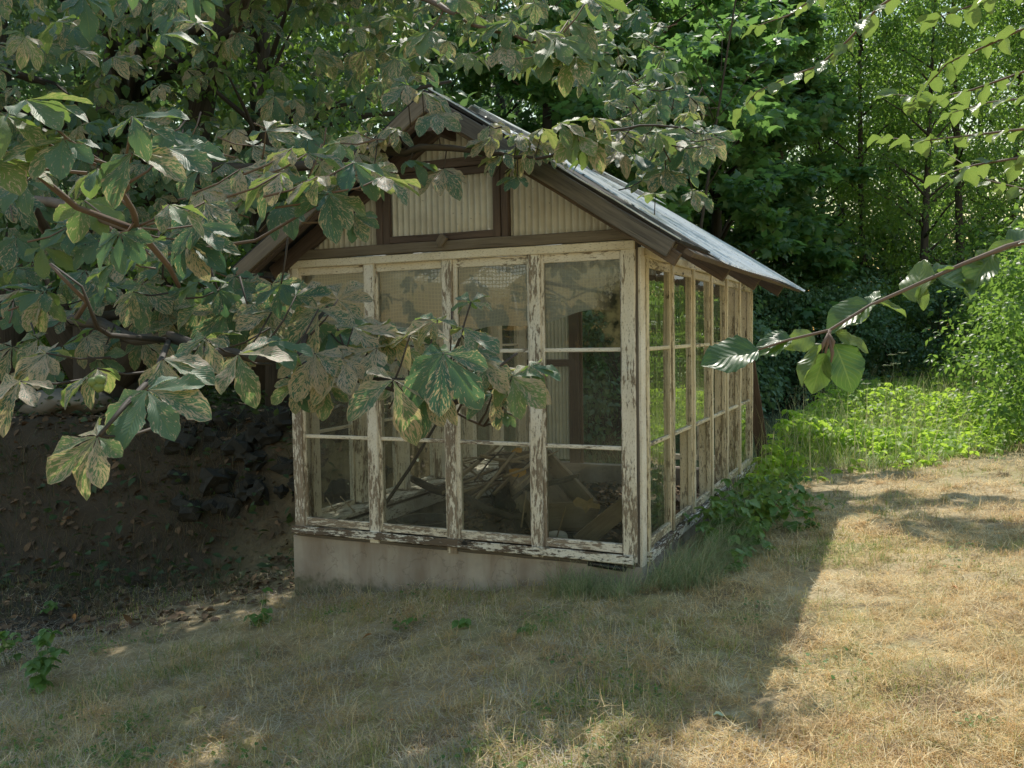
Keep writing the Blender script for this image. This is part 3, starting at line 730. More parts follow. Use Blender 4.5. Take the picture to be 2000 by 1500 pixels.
# ------------------------------------------------------------------ leaf templates
def grid_leaf(rows, cols, width, fold=.25, curl=.15, serr=.0, wave=0.0, corr=0.0, nv=10, seed=0):
    """leaf blade along +Y, length 1, face up +Z; width(s) half width; fold lifts the edges, curl droops the tip"""
    rs = np.random.default_rng(seed); V = []; UVs = []; F = []
    for j in range(rows+1):
        s = j/rows
        for i in range(cols+1):
            t = (i/cols-.5)*2
            w = width(s)
            if abs(t) > .99 and serr: w *= 1+rs.uniform(-serr, serr)
            x = t*w
            z = fold*abs(x) - curl*s*s + wave*math.sin(s*9+seed+(1.5 if t > 0 else 0))*abs(t)*w
            if corr: z += corr*w*(((s*nv-abs(t)*.75*.5*nv*.5) % 1)-.5)*abs(t)
            V.append((x, s - .12*curl*s, z)); UVs.append((s, t*.5))
    c1 = cols+1
    for j in range(rows):
        for i in range(cols): F.append((j*c1+i, j*c1+i+1, (j+1)*c1+i+1, (j+1)*c1+i))
    return np.array(V), F, np.array(UVs)
def w_chest(s):
    return .235*(max(0, math.sin(math.pi*min(1, s**1.5)))**.85)*(.5+.6*s) + .012 if s < .995 else .004
def w_beech(s): return .33*max(0, math.sin(math.pi*s**.85))**.75+.006
def w_oval(s): return .28*max(0, math.sin(math.pi*s**.8))**.8+.01
CH_HI = [grid_leaf(18, 6, w_chest, .35, c, .10, .18, .10, 12, k) for k, c in enumerate((.10, .30, .55, .18))]
CH_MID = [grid_leaf(8, 4, w_chest, .32, c, .10, .2, 0, 12, k) for k, c in enumerate((.15, .40, .6))]
CH_LO = [grid_leaf(4, 2, w_chest, .3, c, 0, 0, 0, 12, k) for k, c in enumerate((.15, .45))]
BE_HI = [grid_leaf(16, 8, w_beech, f, c, .05, .22, .14, 8, k+5) for k, (f, c) in enumerate(((.25, .10), (.5, .22), (.15, .32), (.35, -.1)))]
BE_LO = [grid_leaf(7, 4, w_beech, f, c, .04, .25, 0, 8, k+5) for k, (f, c) in enumerate(((.25, .15), (.5, .3), (.2, -.05)))]
OV_LO = [grid_leaf(3, 2, w_oval, f, c, 0, 0, 0, 6, k) for k, (f, c) in enumerate(((.3, .2), (.15, .4)))]
OV_MID = [grid_leaf(6, 4, w_oval, f, c, .08, .2, 0, 6, k) for k, (f, c) in enumerate(((.3, .2), (.2, .45)))]
def maple_leaf(curl=.2, seed=0):
    pts = [(.05, 0), (.22, -.10), (.42, .02), (.34, .10), (.52, .28), (.60, .42), (.40, .44), (.36, .52), (.30, .56), (.24, .52), (.20, .72), (.10, .80), (0, 1.02)]
    L = pts + [(-x, y) for x, y in reversed(pts[:-1])]
    V = [(0, .32, .03)]; UVs = [(.3, 0)]
    for (x, y) in L: V.append((x, y, -curl*(x*x+(y-.3)**2)+.02*math.sin(7*x+seed))); UVs.append((y, x*.6+.0))
    n = len(L); F = [(0, 1+i, 1+(i+1) % n) for i in range(n)]
    return np.array(V), F, np.array(UVs)
MAP = [maple_leaf(.15, 0), maple_leaf(.4, 2)]

def frames(d, up):
    """matrices with columns side, dir, normal for arrays of directions and approximate normals"""
    d = d/np.linalg.norm(d, axis=1, keepdims=True)
    s = np.cross(d, up); s /= np.maximum(np.linalg.norm(s, axis=1, keepdims=True), 1e-6)
    n = np.cross(s, d); return np.stack([s, d, n], -1)
def unit(v): return v/np.maximum(np.linalg.norm(v, axis=-1, keepdims=True), 1e-9)

class Compounds:
    """palmate chestnut leaves gathered into one foliage mesh"""
    ANG = np.radians([-118, -78, -38, 0, 38, 78, 118]); LEN = np.array([.52, .78, .96, 1.0, .96, .78, .52])
    def __init__(s, temps): s.T = temps; s.rec = [[] for _ in temps]; s.pet = []
    def add(s, hub, fwd, nrm, L, blot=.5, yel=0.0, droop=(.0, .35), drop=0.05, petiole=None):
        hub = np.array(hub, float); nrm = np.array(nrm, float); nrm /= np.linalg.norm(nrm)
        fwd = np.array(fwd, float); fwd = fwd - nrm*(fwd@nrm); fwd /= np.linalg.norm(fwd); sd = np.cross(fwd, nrm)
        g = rng.random()
        for a, l in zip(s.ANG, s.LEN):
            if rng.random() < drop: continue
            a = a+rng.normal(0, .09); dr = rng.uniform(*droop)
            d = (fwd*math.cos(a)+sd*math.sin(a))*math.cos(dr) - nrm*math.sin(dr)
            d[2] -= .12*rng.random(); d /= np.linalg.norm(d)
            up = nrm + rng.normal(0, .13, 3)
            M = frames(d[None], up[None])[0]*(L*l*rng.uniform(.9, 1.1)); M[:, 0] *= rng.uniform(.9, 1.15)
            k = rng.integers(len(s.T))
            s.rec[k].append((M, hub+d*.004, (np.clip(g+rng.normal(0, .2), 0, 1), np.clip(blot+rng.normal(0, .22), 0, 1), np.clip(yel+rng.normal(0, .12), 0, 1), 1)))
        if petiole is not None: s.pet.append((hub, np.array(petiole)))
    def mesh(s, name, mat):
        parts = [(t, np.array([r[0] for r in rc]), np.array([r[1] for r in rc]), np.array([r[2] for r in rc])) for t, rc in zip(s.T, s.rec) if rc]
        return scatter_mesh(name, parts, mat)
LAWN = np.array([.30, -.80, .55])        # open side the leaves turn to

def screen_dir(ang):
    a = math.radians(ang); return _r2*math.cos(a)+_u2*math.sin(a)

# ------------------------------------------------------------------ the big horse chestnut
ch = thing('horse_chestnut', 'large horse chestnut at left whose brown-blotched palmate leaves hang over the greenhouse front', 'tree', (-7.0, 2.3, .6))
CO = Vector(ch.location)
def sub(p): return Vector(p)-CO
b = MB()
b.tube([sub((-7.0, 2.3, .2)), sub((-6.95, 2.3, 1.0)), sub((-7.0, 2.35, 2.0)), sub((-6.9, 2.5, 3.4)), sub((-6.7, 2.7, 5.5)), sub((-6.6, 2.8, 8))], [.42, .34, .30, .26, .2, .1], 14, wob=.08)
b.tube([sub((-6.95, 2.3, .9)), sub((-6.3, 2.45, 1.7)), sub((-6.0, 2.5, 2.6)), sub((-5.6, 2.6, 4.2)), sub((-5.0, 2.7, 6))], [.24, .20, .18, .14, .08], 12, wob=.08)
b.tube([sub((-7.0, 2.3, .9)), sub((-7.6, 2.2, 1.8)), sub((-8.2, 2.0, 3.0)), sub((-8.8, 1.8, 5))], [.24, .2, .16, .1], 12, wob=.08)
b.build('trunk', M['bark'], ch, True)

def branch(pts, r0, r1, twig='bark', name='branch'):
    """woody limb through world points, starting in the crown"""
    n = len(pts); b = MB(); rr = [r1+(r0-r1)*(1-i/(n-1))**2.4 for i in range(n)]
    sm = []; sr = []
    for i in range(n-1):
        for q in range(3):
            t = q/3; sm.append(sub(pts[i])*(1-t)+sub(pts[i+1])*t+Vector([random.uniform(-1, 1)*rr[i]*.8 for _ in range(3)])); sr.append(rr[i]*(1-t)+rr[i+1]*t)
    sm.append(sub(pts[-1])); sr.append(rr[-1]); b.tube(sm, sr, 8, wob=.06)
    return b
def finish(b, C, fol, twigmat='twigdark'):
    for hub, p in C.pet:
        a = Vector(hub)-CO; c = Vector(p)-CO; mid = (a+c)/2+Vector((0, 0, -.012)); 
        b.tube([c, mid, a], [.0045, .0035, .003], 5, col=(.9, .9, .9, 1))
    o = b.build('branch', M[twigmat], ch, True)
    me = C.mesh('foliage', M['chestnut']); me.transform(Matrix.Translation(-CO)); f = link('foliage', me, o)
    return o
def nearest(pts, h):
    best = None
    for i in range(len(pts)-1):
        a = np.array(pts[i]); d = np.array(pts[i+1])-a; t = np.clip(((h-a)@d)/(d@d), 0, 1); q = a+d*t; dd = np.linalg.norm(q-h)
        if best is None or dd < best[0]: best = (dd, q)
    return best
def hubs(C, spine, lst):
    for (x, y, t, ang, L, blot, yel, fl) in lst:
        h = U(x, y, t); n = LAWN*fl + np.array([0, 0, 1])*(1.05-fl) + rng.normal(0, .10, 3)
        dd, q = nearest(spine, h)
        if dd > .22: q = h + unit(q-h)*.20 + np.array([0, 0, -.02])
        C.add(h, screen_dir(ang), n, L*.88, min(1, blot*1.15) if rng.random() > .15 else .05, yel, droop=(-.02, .24) if fl > .6 else (.08, .45), petiole=q)
def poly_pts(poly, n, sep):
    P = np.array(poly, float); lo = P.min(0); hi = P.max(0); out = []; tries = 0
    def inside(x, y):
        c = False; j = len(P)-1
        for i in range(len(P)):
            if (P[i, 1] > y) != (P[j, 1] > y) and x < (P[j, 0]-P[i, 0])*(y-P[i, 1])/(P[j, 1]-P[i, 1])+P[i, 0]: c = not c
            j = i
        return c
    while len(out) < n and tries < n*60:
        tries += 1; x, y = rng.uniform(lo, hi)
        if inside(x, y) and all((x-a)**2+(y-c)**2 > sep*sep for a, c in out[-120:]): out.append((x, y))
    return out
def fill(C, poly, n, t0, t1, L, sep=22, blot=.6, fl=.55, yel=.08, spine=None, zmin=None):
    for (x, y) in poly_pts(poly, n, sep):
        t = rng.uniform(t0, t1); h = U(x, y, t)
        nn = LAWN*fl+np.array([0, 0, 1])*(1.05-fl)+rng.normal(0, .25, 3)
        pt = h+unit(rng.normal(0, 1, 3)+np.array([-.4, .6, -.1]))*.17
        C.add(h, screen_dir(rng.uniform(-170, -10) if rng.random() < .8 else rng.uniform(0, 180)), nn, L*rng.uniform(.55, 1.0), np.clip(blot+rng.normal(0, .15), 0, 1) if rng.random() > .35 else .0, yel if rng.random() < .85 else .6, petiole=pt)

# lower front bough reaching across the left windows
sp1 = [CO[:] + np.array([.7, .15, 1.2])] + [U(*q) for q in ((60, 632, 6.0), (200, 640, 4.6), (330, 665, 3.6), (450, 690, 3.1), (580, 705, 3.0), (700, 742, 2.95), (800, 770, 2.9), (865, 795, 2.9), (945, 832, 2.9))]
b1 = branch(sp1, .055, .004)
for pts in (((700, 742, 2.95), (850, 745, 2.9), (940, 742, 2.85), (1010, 690, 2.9)), ((330, 665, 3.6), (215, 655, 2.9), (190, 640, 2.6), (160, 560, 2.5), (100, 515, 2.6)), ((330, 665, 3.6), (305, 730, 2.4), (245, 790, 2.05), (195, 850, 1.95)),
            ((580, 705, 3.0), (600, 650, 3.2), (640, 600, 3.3)), ((865, 795, 2.9), (930, 770, 2.9), (1000, 740, 2.9))):
    P = [sub(U(*q)) for q in pts]; b1.tube(P, [.012, .009, .007, .004, .003][:len(P)], 6, wob=.05)
C1 = Compounds(CH_HI)
hubs(C1, sp1, [
    (190, 852, 1.95, 222, .165, .55, .35, .75), (288, 762, 2.1, -62, .20, .35, .22, .8), (318, 702, 2.3, -70, .17, .75, .15, .6), (465, 692, 2.6, -40, .19, .65, .22, .6),
    (520, 665, 2.8, -10, .17, .6, .2, .5), (400, 660, 2.8, -120, .18, .6, .1, .6), (90, 690, 2.9, 200, .2, .9, .05, .7), (40, 745, 2.6, 250, .2, .95, .1, .7), (190, 720, 2.4, 190, .16, .5, .2, .3),
    (622, 604, 3.2, -100, .22, .8, .1, .85), (578, 578, 3.25, 100, .17, .6, .0, .8), (660, 585, 3.3, 60, .16, .8, .05, .8), (530, 610, 3.2, 190, .18, .4, .0, .8), (528, 640, 3.3, -90, .16, .5, .0, .8),
    (768, 742, 2.7, -98, .235, .8, .15, .85), (866, 690, 2.7, -92, .22, .3, .08, .9), (905, 640, 2.85, 10, .17, .85, .2, .5), (855, 625, 2.9, 120, .16, .7, .1, .6), (1000, 735, 2.85, -55, .17, .6, .5, .7),
    (962, 770, 2.85, -110, .13, .6, .1, .85), (985, 805, 2.85, -80, .06, .2, .3, .8), (800, 655, 2.95, 80, .18, .8, .15, .6), (735, 680, 2.95, 170, .19, .9, .1, .7), (690, 640, 3.0, 60, .19, .9, .1, .6),
    (670, 700, 2.9, -140, .2, .95, .1, .7), (615, 690, 2.9, -100, .18, .9, .05, .75), (940, 700, 2.85, -10, .17, .8, .2, .5), (1035, 715, 2.95, 5, .13, .8, .2, .4), (830, 760, 2.75, -70, .16, .7, .25, .6), (740, 640, 3.05, 20, .2, .8, .3, .5),
    (920, 590, 2.95, 90, .11, .5, .4, .7), (585, 745, 3.0, -100, .14, .5, .1, .8), (640, 752, 3.0, -80, .13, .6, .1, .8)])
fill(C1, [(0, 560), (300, 545), (560, 555), (610, 640), (700, 640), (1010, 700), (1030, 745), (860, 735), (700, 735), (560, 690), (420, 690), (250, 690), (0, 740)], 52, 3.2, 4.6, .19, 44, .6, .75)
fill(C1, [(380, 540), (560, 540), (620, 640), (560, 690), (400, 660)], 16, 3.3, 4.2, .19, 34, .5, .8)
br1 = finish(b1, C1, 'lower')
b = MB()
import bmesh
for k, (x, y) in enumerate(((183, 747), (196, 742), (193, 756))):
    bm = bmesh.new(); bmesh.ops.create_icosphere(bm, subdivisions=3, radius=.013); p = sub(U(x, y, 2.2))
    V = [p+v.co*(1+(.10 if v.index % 7 == 0 else 0)) for v in bm.verts]; bf = MB(); bf.add(V, [[v.index for v in f.verts] for f in bm.faces]); bm.free()
    if k == 0: M['husk'] = plain('green_husk', (.16, .22, .06), .55, .2, 60)
    bf.build('chestnut_fruit', M['husk'], br1, True)

# bough with pale green leaves at the upper left
sp2 = [CO[:] + np.array([-.3, -.2, 1.8])] + [U(*q) for q in ((60, 395, 5.0), (180, 425, 3.6), (270, 450, 2.6), (245, 380, 2.3), (240, 330, 2.15))]
b2 = branch(sp2, .05, .006, twig='twigred')
for pts in (((270, 450, 2.6), (150, 405, 2.4), (60, 330, 2.1), (0, 290, 2.0)), ((270, 450, 2.6), (330, 520, 2.8), (350, 560, 2.9)), ((180, 425, 3.6), (300, 500, 3.5), (500, 470, 3.6), (620, 400, 3.3)), ((150, 620, 3.4), (170, 590, 3.3), (120, 540, 3.2), (98, 515, 3.2))):
    P = [sub(U(*q)) for q in pts]; b2.tube(P, [.011, .009, .007, .005][:len(P)], 6, wob=.05)
C2 = Compounds(CH_HI)
hubs(C2, sp2, [
    (125, 272, 2.0, 255, .15, .2, .15, .7), (258, 228, 2.1, -30, .14, .25, .25, .5), (258, 300, 2.1, -65, .17, .4, .22, .75), (50, 195, 2.0, 0, .16, .3, .3, .4), (10, 225, 2.0, -60, .15, .35, .6, .3), (330, 290, 2.3, 5, .17, .3, .2, .55),
    (-20, 300, 2.0, -20, .17, .3, .7, .3), (190, 330, 2.4, 200, .13, .3, .3, .4), (235, 455, 2.5, -85, .13, .1, .0, .8), (330, 400, 2.6, -20, .15, .3, .4, .5), (380, 440, 2.9, -50, .17, .4, .1, .6),
    (642, 378, 3.2, -95, .20, .45, .2, .8), (690, 420, 3.3, -70, .14, .3, .0, .8), (548, 338, 3.1, 190, .19, .6, .1, .6), (690, 318, 3.2, -10, .19, .75, .1, .6), (600, 300, 3.3, 60, .19, .8, .05, .6), (570, 290, 3.3, 140, .17, .8, .05, .6),
    (620, 345, 3.1, 200, .2, .6, .5, .3), (750, 345, 3.2, 10, .17, .8, .2, .4), (400, 395, 3.0, -100, .18, .6, .0, .6), (365, 470, 3.0, -40, .19, .5, .0, .7), (300, 470, 2.9, -120, .18, .2, .0, .7), (470, 330, 3.4, 0, .2, .8, .1, .5)])
fill(C2, [(0, 330), (220, 400), (420, 420), (460, 480), (420, 560), (250, 560), (0, 600)], 26, 3.2, 5.2, .19, 44, .3, .75, .1)
fill(C2, [(330, 250), (560, 240), (720, 260), (740, 330), (560, 400), (430, 420), (360, 330)], 30, 3.5, 4.8, .19, 38, .65, .75)
finish(b2, C2, 'upper', 'twigred')

# bough crossing the gable, and the one hanging from the top
sp3 = [CO[:] + np.array([1.0, .3, 2.4])] + [U(*q) for q in ((420, 330, 6.5), (620, 320, 5.2), (760, 295, 4.8), (860, 285, 4.72), (930, 292, 4.7), (1000, 308, 4.7), (1075, 305, 4.6), (1160, 262, 4.6), (1250, 245, 4.8), (1340, 250, 4.95))]
b3 = branch(sp3, .05, .006)
C3 = Compounds(CH_HI)
hubs(C3, sp3, [
    (776, 252, 4.65, 195, .17, .7, .05, .6), (852, 222, 4.65, -82, .21, .6, .1, .75), (795, 165, 4.70, 200, 0.218, .6, .05, .7), (825, 180, 4.70, -15, 0.218, .5, .1, .6),  (740, 262, 4.70, 180, 0.190, .9, .0, .6),  (700, 300, 4.70, 200, 0.190, .8, .0, .6),
    (800, 312, 4.70, -20, 0.190, .7, .2, .4), (866, 330, 4.70, -85, 0.213, .7, .05, .75),  (960, 268, 4.70, 180, 0.190, .8, .1, .5), (1010, 262, 4.70, 10, 0.201, .7, .3, .4), (1035, 285, 4.70, -120, 0.204, .6, .3, .6),
    (1095, 240, 4.50, 0, 0.198, .6, .5, .4), (1128, 262, 4.50, -95, 0.209, .35, .85, .8), (1150, 268, 4.50, -45, 0.220, .35, .85, .75), (1200, 285, 4.90, -30, 0.201, .6, .3, .5), (1210, 255, 4.90, 20, 0.210, .7, .1, .4), (1262, 262, 4.90, -20, 0.210, .8, .2, .5),
    (1340, 285, 4.90, -85, 0.228, .35, .05, .8), (1330, 250, 4.90, 180, 0.205, .4, .0, .6), (1375, 262, 4.90, -10, 0.205, .5, .1, .6), (1300, 330, 4.90, -90, 0.200, .4, .1, .7), (1352, 372, 4.90, -60, 0.178, .4, .1, .6), (1010, 345, 4.70, -120, 0.131, .2, .0, .8),  (985, 300, 4.70, -150, 0.190, .6, .1, .5),  (1160, 230, 4.50, 30, 0.182, .6, .5, .3), (1060, 250, 4.70, 120, 0.199, .7, .3, .4)])
fill(C3, [(690, 240), (1100, 245), (1390, 235), (1390, 320), (1230, 300), (1020, 320), (960, 300), (930, 260), (780, 262), (750, 320), (690, 330)], 16, 4.6, 4.9, .18, 28, .65, .5, .25)
fill(C3, [(1180, 150), (1340, 160), (1400, 260), (1360, 340), (1290, 390), (1230, 330), (1180, 270)], 26, 5.1, 5.9, .22, 30, .4, .7, .1)
fill(C3, [(1200, 150), (1340, 170), (1400, 250), (1380, 340), (1300, 340), (1230, 260)], 30, 6.0, 7.8, .21, 22, .4, .6, .1)
finish(b3, C3, 'gable')
sp4 = [CO[:] + np.array([1.4, .4, 3.6])] + [U(*q) for q in ((500, -60, 6.0), (760, -20, 4.6), (860, 10, 4.0), (920, 50, 3.8), (1000, 68, 3.7), (1070, 90, 3.7))]
b4 = branch(sp4, .045, .006, 'twigred')
C4 = Compounds(CH_HI)
hubs(C4, sp4, [(1000, 40, 3.7, 160, .2, .3, .3, .4), (1045, 60, 3.7, 20, .2, .35, .45, .5), (1085, 75, 3.65, -70, .22, .4, .6, .7), (1110, 40, 3.8, 10, .2, .4, .4, .5), (1070, 95, 3.7, -130, .2, .4, .5, .6),
    (1120, 110, 3.7, -100, .2, .35, .5, .8), (980, 90, 3.7, -60, .17, .4, .3, .5), (930, 30, 3.8, 100, .18, .3, .3, .5), (880, -10, 3.8, -20, .2, .3, .4, .5), (840, 60, 4.0, -120, .2, .3, .4, .6), (1150, -5, 3.8, 10, .2, .3, .3, .5)])
fill(C4, [(860, -40), (1180, -40), (1330, 90), (1290, 170), (1190, 200), (1050, 130), (900, 110)], 30, 5.2, 6.8, .2, 34, .4, .7, .2)
finish(b4, C4, 'top', 'twigred')

# main crown: the dense mass at upper left and overhead
CC = Compounds(CH_MID)
fill(CC, [(-60, -60), (900, -60), (820, 120), (760, 240), (560, 300), (500, 420), (440, 540), (-60, 560)], 430, 5.8, 9.5, .185, 18, .5, .7, .05)
fill(CC, [(-60, -60), (420, -60), (380, 90), (220, 120), (-60, 130)], 30, 3.6, 5.0, .19, 34, .5, .75, .05)
fill(CC, [(620, -60), (900, -60), (880, 120), (700, 200)], 50, 5.5, 8, .2, 24, .5, .55, .1)
fill(CC, [(880, -60), (1250, -60), (1340, 180), (1280, 230), (1100, 150), (900, 130)], 70, 7.2, 8.6, .2, 26, .45, .55, .1)
me = CC.mesh('crown', M['chestnut']); me.transform(Matrix.Translation(-CO)); link('crown', me, ch)
# canopy above the frame, left of the roof
CN = Compounds(CH_LO)
n_c = 0
while n_c < 300:
    x = rng.uniform(-9.5, -1.7); y = rng.uniform(-.5, 4.8); z = rng.uniform(3.7, 7.5)
    if x > -2.6 and y > 1.2+.3*(z-4): continue
    dep_ = (np.array([x, y, z])-CAM_O)@_fw
    if dep_ < 2.2: continue
    if ((x+6)/3.9)**2+((y-1.8)/3.6)**2+((z-5.6)/2.4)**2 > 1.15+.25*rng.random(): continue
    a = rng.uniform(0, 6.28); CN.add((x, y, z), (math.cos(a), math.sin(a), -.1), np.array([0, 0, 1])+rng.normal(0, .3, 3), .21*rng.uniform(.8, 1.15), .6, .05); n_c += 1
for k in range(230):  # extra leaves added above the view to shade the left lawn
    a = rng.uniform(0, 6.28); CN.add((rng.uniform(-3.9, -1.2), rng.uniform(-.5, 1.1), rng.uniform(4.0, 4.9)), (math.cos(a), math.sin(a), -.1), np.array([0, 0, 1])+rng.normal(0, .3, 3), .2*rng.uniform(.8, 1.15), .5, .05)
me = CN.mesh('canopy', M['chestnut']); me.transform(Matrix.Translation(-CO)); link('canopy', me, ch)
b = MB()
for k in range(16):
    a = rng.uniform(-1.9, .9); p0 = np.array([-6.7, 2.6, rng.uniform(3, 5.5)]); L = rng.uniform(2.2, 4.4)
    p1 = p0+np.array([math.cos(a)*L, math.sin(a)*L, rng.uniform(.3, 1.4)]); mid = (p0+p1)/2+np.array([0, 0, .25])
    if p1[0] > -1.8: continue
    b.tube([sub(p0), sub(mid), sub(p1)], [.08, .05, .015], 7)
b.build('limb', M['bark'], ch, True)

# ------------------------------------------------------------------ beech at the right, twigs reaching into view
be = thing('beech_tree', 'beech at the right edge with glossy sunlit leaves on twigs before the lawn', 'tree', (3.9, -.6, .15))
BO = Vector(be.location); bs = lambda p: Vector(p)-BO
b = MB(); b.tube([bs((3.9, -.6, -.1)), bs((3.9, -.6, 1.2)), bs((3.95, -.55, 3)), bs((3.9, -.5, 6.5))], [.20, .16, .14, .06], 14, wob=.05); b.build('trunk', M['barkgrey'], be, True)
class Leaves:
    def __init__(s, T): s.T = T; s.rec = [[] for _ in T]
    def add(s, base, d, up, L, w=1.0, col=(.5, 0, 0, 1), k=None):
        Mx = frames(np.array(d, float)[None], np.array(up, float)[None])[0]*L; Mx[:, 0] *= w
        s.rec[rng.integers(len(s.T)) if k is None else k].append((Mx, np.array(base, float), col))
    def mesh(s, name, mat):
        return scatter_mesh(name, [(t, np.array([r[0] for r in rc]), np.array([r[1] for r in rc]), np.array([r[2] for r in rc])) for t, rc in zip(s.T, s.rec) if rc], mat)
# near twig
tw = [U(*q) for q in ((2400, 330, 1.75), (2160, 420, 1.65), (2040, 462, 1.6), (1965, 482, 1.57), (1880, 516, 1.55), (1790, 556, 1.53), (1700, 596, 1.52), (1620, 645, 1.5), (1540, 664, 1.5), (1478, 684, 1.5))]
b = MB(); b.tube([bs(p) for p in [np.array([3.9, -.6, 1.9])]+tw], [.03, .0075, .0052, .0045, .0048, .0036, .0034, .003, .0026, .0022, .0016], 8, wob=.06)
b.tube([bs(U(1620, 645, 1.5)), bs(U(1618, 660, 1.495)), bs(U(1612, 690, 1.49))], [.004, .0035, .002], 6)
for q in ((1608, 672), (1628, 668), (1626, 690)):
    b.tube([bs(U(1618, 652, 1.495)), bs(U(q[0], q[1], 1.49)), bs(U(q[0]-3, q[1]+18, 1.49))], [.003, .0035, .001], 6)
tb = b.build('branch', M['twigred'], be, True)
LV = Leaves(BE_HI)
for (x0, y0, x1, y1, w, n, g, yel, k) in [
        (1482, 684, 1377, 704, 1.25, (-.1, -.75, .65), .2, .0, 0), (1547, 664, 1482, 682, 1.7, (-.05, -.62, .78), .6, .0, 1), (1590, 655, 1541, 672, 1.2, (.5, -.8, .4), .7, .7, 2), (1545, 660, 1480, 672, .9, (.1, -.5, .85), .3, .2, 0),
        (1612, 690, 1584, 764, 1.15, (-.2, -.9, .5), .5, .25, 0), (1630, 672, 1668, 752, 1.35, (.3, -1, .2), .2, .0, 2), (1612, 672, 1556, 738, .75, (-.6, -.5, .5), .7, .6, 1), (1630, 650, 1702, 672, .75, (.1, -.7, .8), .8, .6, 2),
        (1702, 594, 1620, 634, 1.1, (-.3, -.8, .6), .3, .15, 1), (1712, 592, 1774, 606, .9, (.2, -.4, .9), .5, .35, 1), (1698, 600, 1664, 634, .8, (.3, -.9, .2), .7, .7, 2), (1700, 596, 1712, 566, .8, (0, .3, 1), .5, .1, 0),
        (1788, 590, 1800, 508, 1.1, (-.5, -.8, .3), .6, .45, 0), (1796, 560, 1806, 602, .9, (.2, -.9, .3), .7, .55, 1), (1818, 528, 1892, 572, 1.7, (-.03, -.55, .83), .5, .0, 3), (1830, 535, 1862, 520, .8, (0, .4, 1), .4, .0, 0), (1880, 545, 1902, 585, .8, (.3, -.8, .4), .5, .2, 1),
        (1938, 496, 1893, 566, 1.1, (-.2, -.9, .4), .3, .15, 3), (1905, 506, 1945, 490, 1.0, (.2, -.9, .4), .7, .6, 2), (1985, 478, 1930, 486, .9, (.1, -.8, .6), .6, .5, 1), (1970, 480, 2030, 445, 1.1, (.1, -.5, .8), .3, .1, 0), (2070, 450, 2040, 530, 1.1, (0, -.7, .6), .4, .2, 0), (2100, 440, 2160, 470, 1.1, (0, -.4, .8), .4, .2, 0)]:
    t = 1.5+(x0-1480)/520*.08; p0 = U(x0, y0, t+rng.uniform(-.01, .01)); p1 = U(x1, y1, t+rng.uniform(-.03, .03)); d = p1-p0; L = np.linalg.norm(d)*1.08
    LV.add(p0, d, n, L, w*.92, (g, rng.random(), yel, 1), k)
me = LV.mesh('foliage', M['beech']); me.transform(Matrix.Translation(-BO)); link('foliage', me, tb)
# upper sprays
def spray(pts, t0, t1, L, step, r=.005, root=True, hang=.5):
    P = [U(x, y, t0+(t1-t0)*i/(len(pts)-1)) for i, (x, y) in enumerate(pts)]
    b = MB(); n = len(P); b.tube([bs(p) for p in P], [r*(1-.75*i/(n-1)) for i in range(n)], 6, wob=.05)
    o = b.build('branch', M['twigred'], be, True); LS = Leaves(BE_LO if L < .085 else BE_HI); side = 1
    for i in range(n-1):
        a, c = P[i], P[i+1]; ln = np.linalg.norm(c-a); m = max(1, int(ln/step))
        for q in range(m):
            p = a+(c-a)*((q+rng.random()*.6)/m); dr = unit(c-a); sd = unit(np.cross(dr, np.array([0, 0, 1.]))); side = -side
            d = unit(dr*rng.uniform(.2, .8)+sd*side*rng.uniform(.5, 1)+np.array([0, 0, -1])*rng.uniform(-.1, hang*1.6))
            up = np.array([0, 0, 1])+rng.normal(0, .35, 3)
            LS.add(p, d, up, L*rng.uniform(.7, 1.15), rng.uniform(.85, 1.1), (rng.random(), rng.random(), rng.uniform(.1, .6), 1))
    LS.add(P[-1], unit(P[-1]-P[-2])+np.array([0, 0, -.3]), (0, 0, 1), L, 1, (.5, .5, .3, 1))
    me = LS.mesh('foliage', M['beech']); me.transform(Matrix.Translation(-BO)); link('foliage', me, o)
spray([(1900, -120), (1780, -30), (1715, 15), (1655, 80), (1600, 128), (1540, 150), (1480, 178), (1450, 212)], 2.6, 2.9, .068, .032)
spray([(1660, -80), (1600, -10), (1540, 30), (1480, 50)], 2.9, 3.0, .068, .032)
spray([(2300, 200), (2000, 252), (1890, 265), (1800, 275), (1722, 268)], 2.4, 3.0, .068, .032)
spray([(2300, 290), (2010, 305), (1905, 322), (1835, 342)], 2.1, 2.5, .066, .030)
spray([(2250, -40), (2010, 50), (1930, 88), (1852, 122), (1800, 178), (1782, 200)], 2.4, 3.0, .068, .032)
spray([(2250, 60), (2000, 140), (1900, 175), (1830, 190), (1745, 185)], 2.6, 3.1, .068, .032)
spray([(2200, -130), (1990, -30), (1900, 10), (1830, 35)], 2.2, 2.6, .07, .034)
spray([(2200, 170), (2020, 190), (1930, 200), (1860, 220)], 2.9, 3.2, .066, .030)
spray([(2150, 390), (2010, 372), (1930, 352), (1850, 300)], 2.9, 3.4, .066, .030)
LC = Leaves(BE_LO)
for k in range(1800):
    v = unit(rng.normal(0, 1, 3)); rr = rng.uniform(.55, 1); p = np.array([5.6, 1.0, 5.2])+v*rr*np.array([1.9, 2.2, 1.8])
    LC.add(p, unit(rng.normal(0, 1, 3)*np.array([1, 1, .4])), np.array([0, 0, 1])+rng.normal(0, .4, 3), .09*rng.uniform(.7, 1.1), 1, (rng.random(), 0, .2, 1))
me = LC.mesh('crown', M['beech']); me.transform(Matrix.Translation(-BO)); link('crown', me, be)

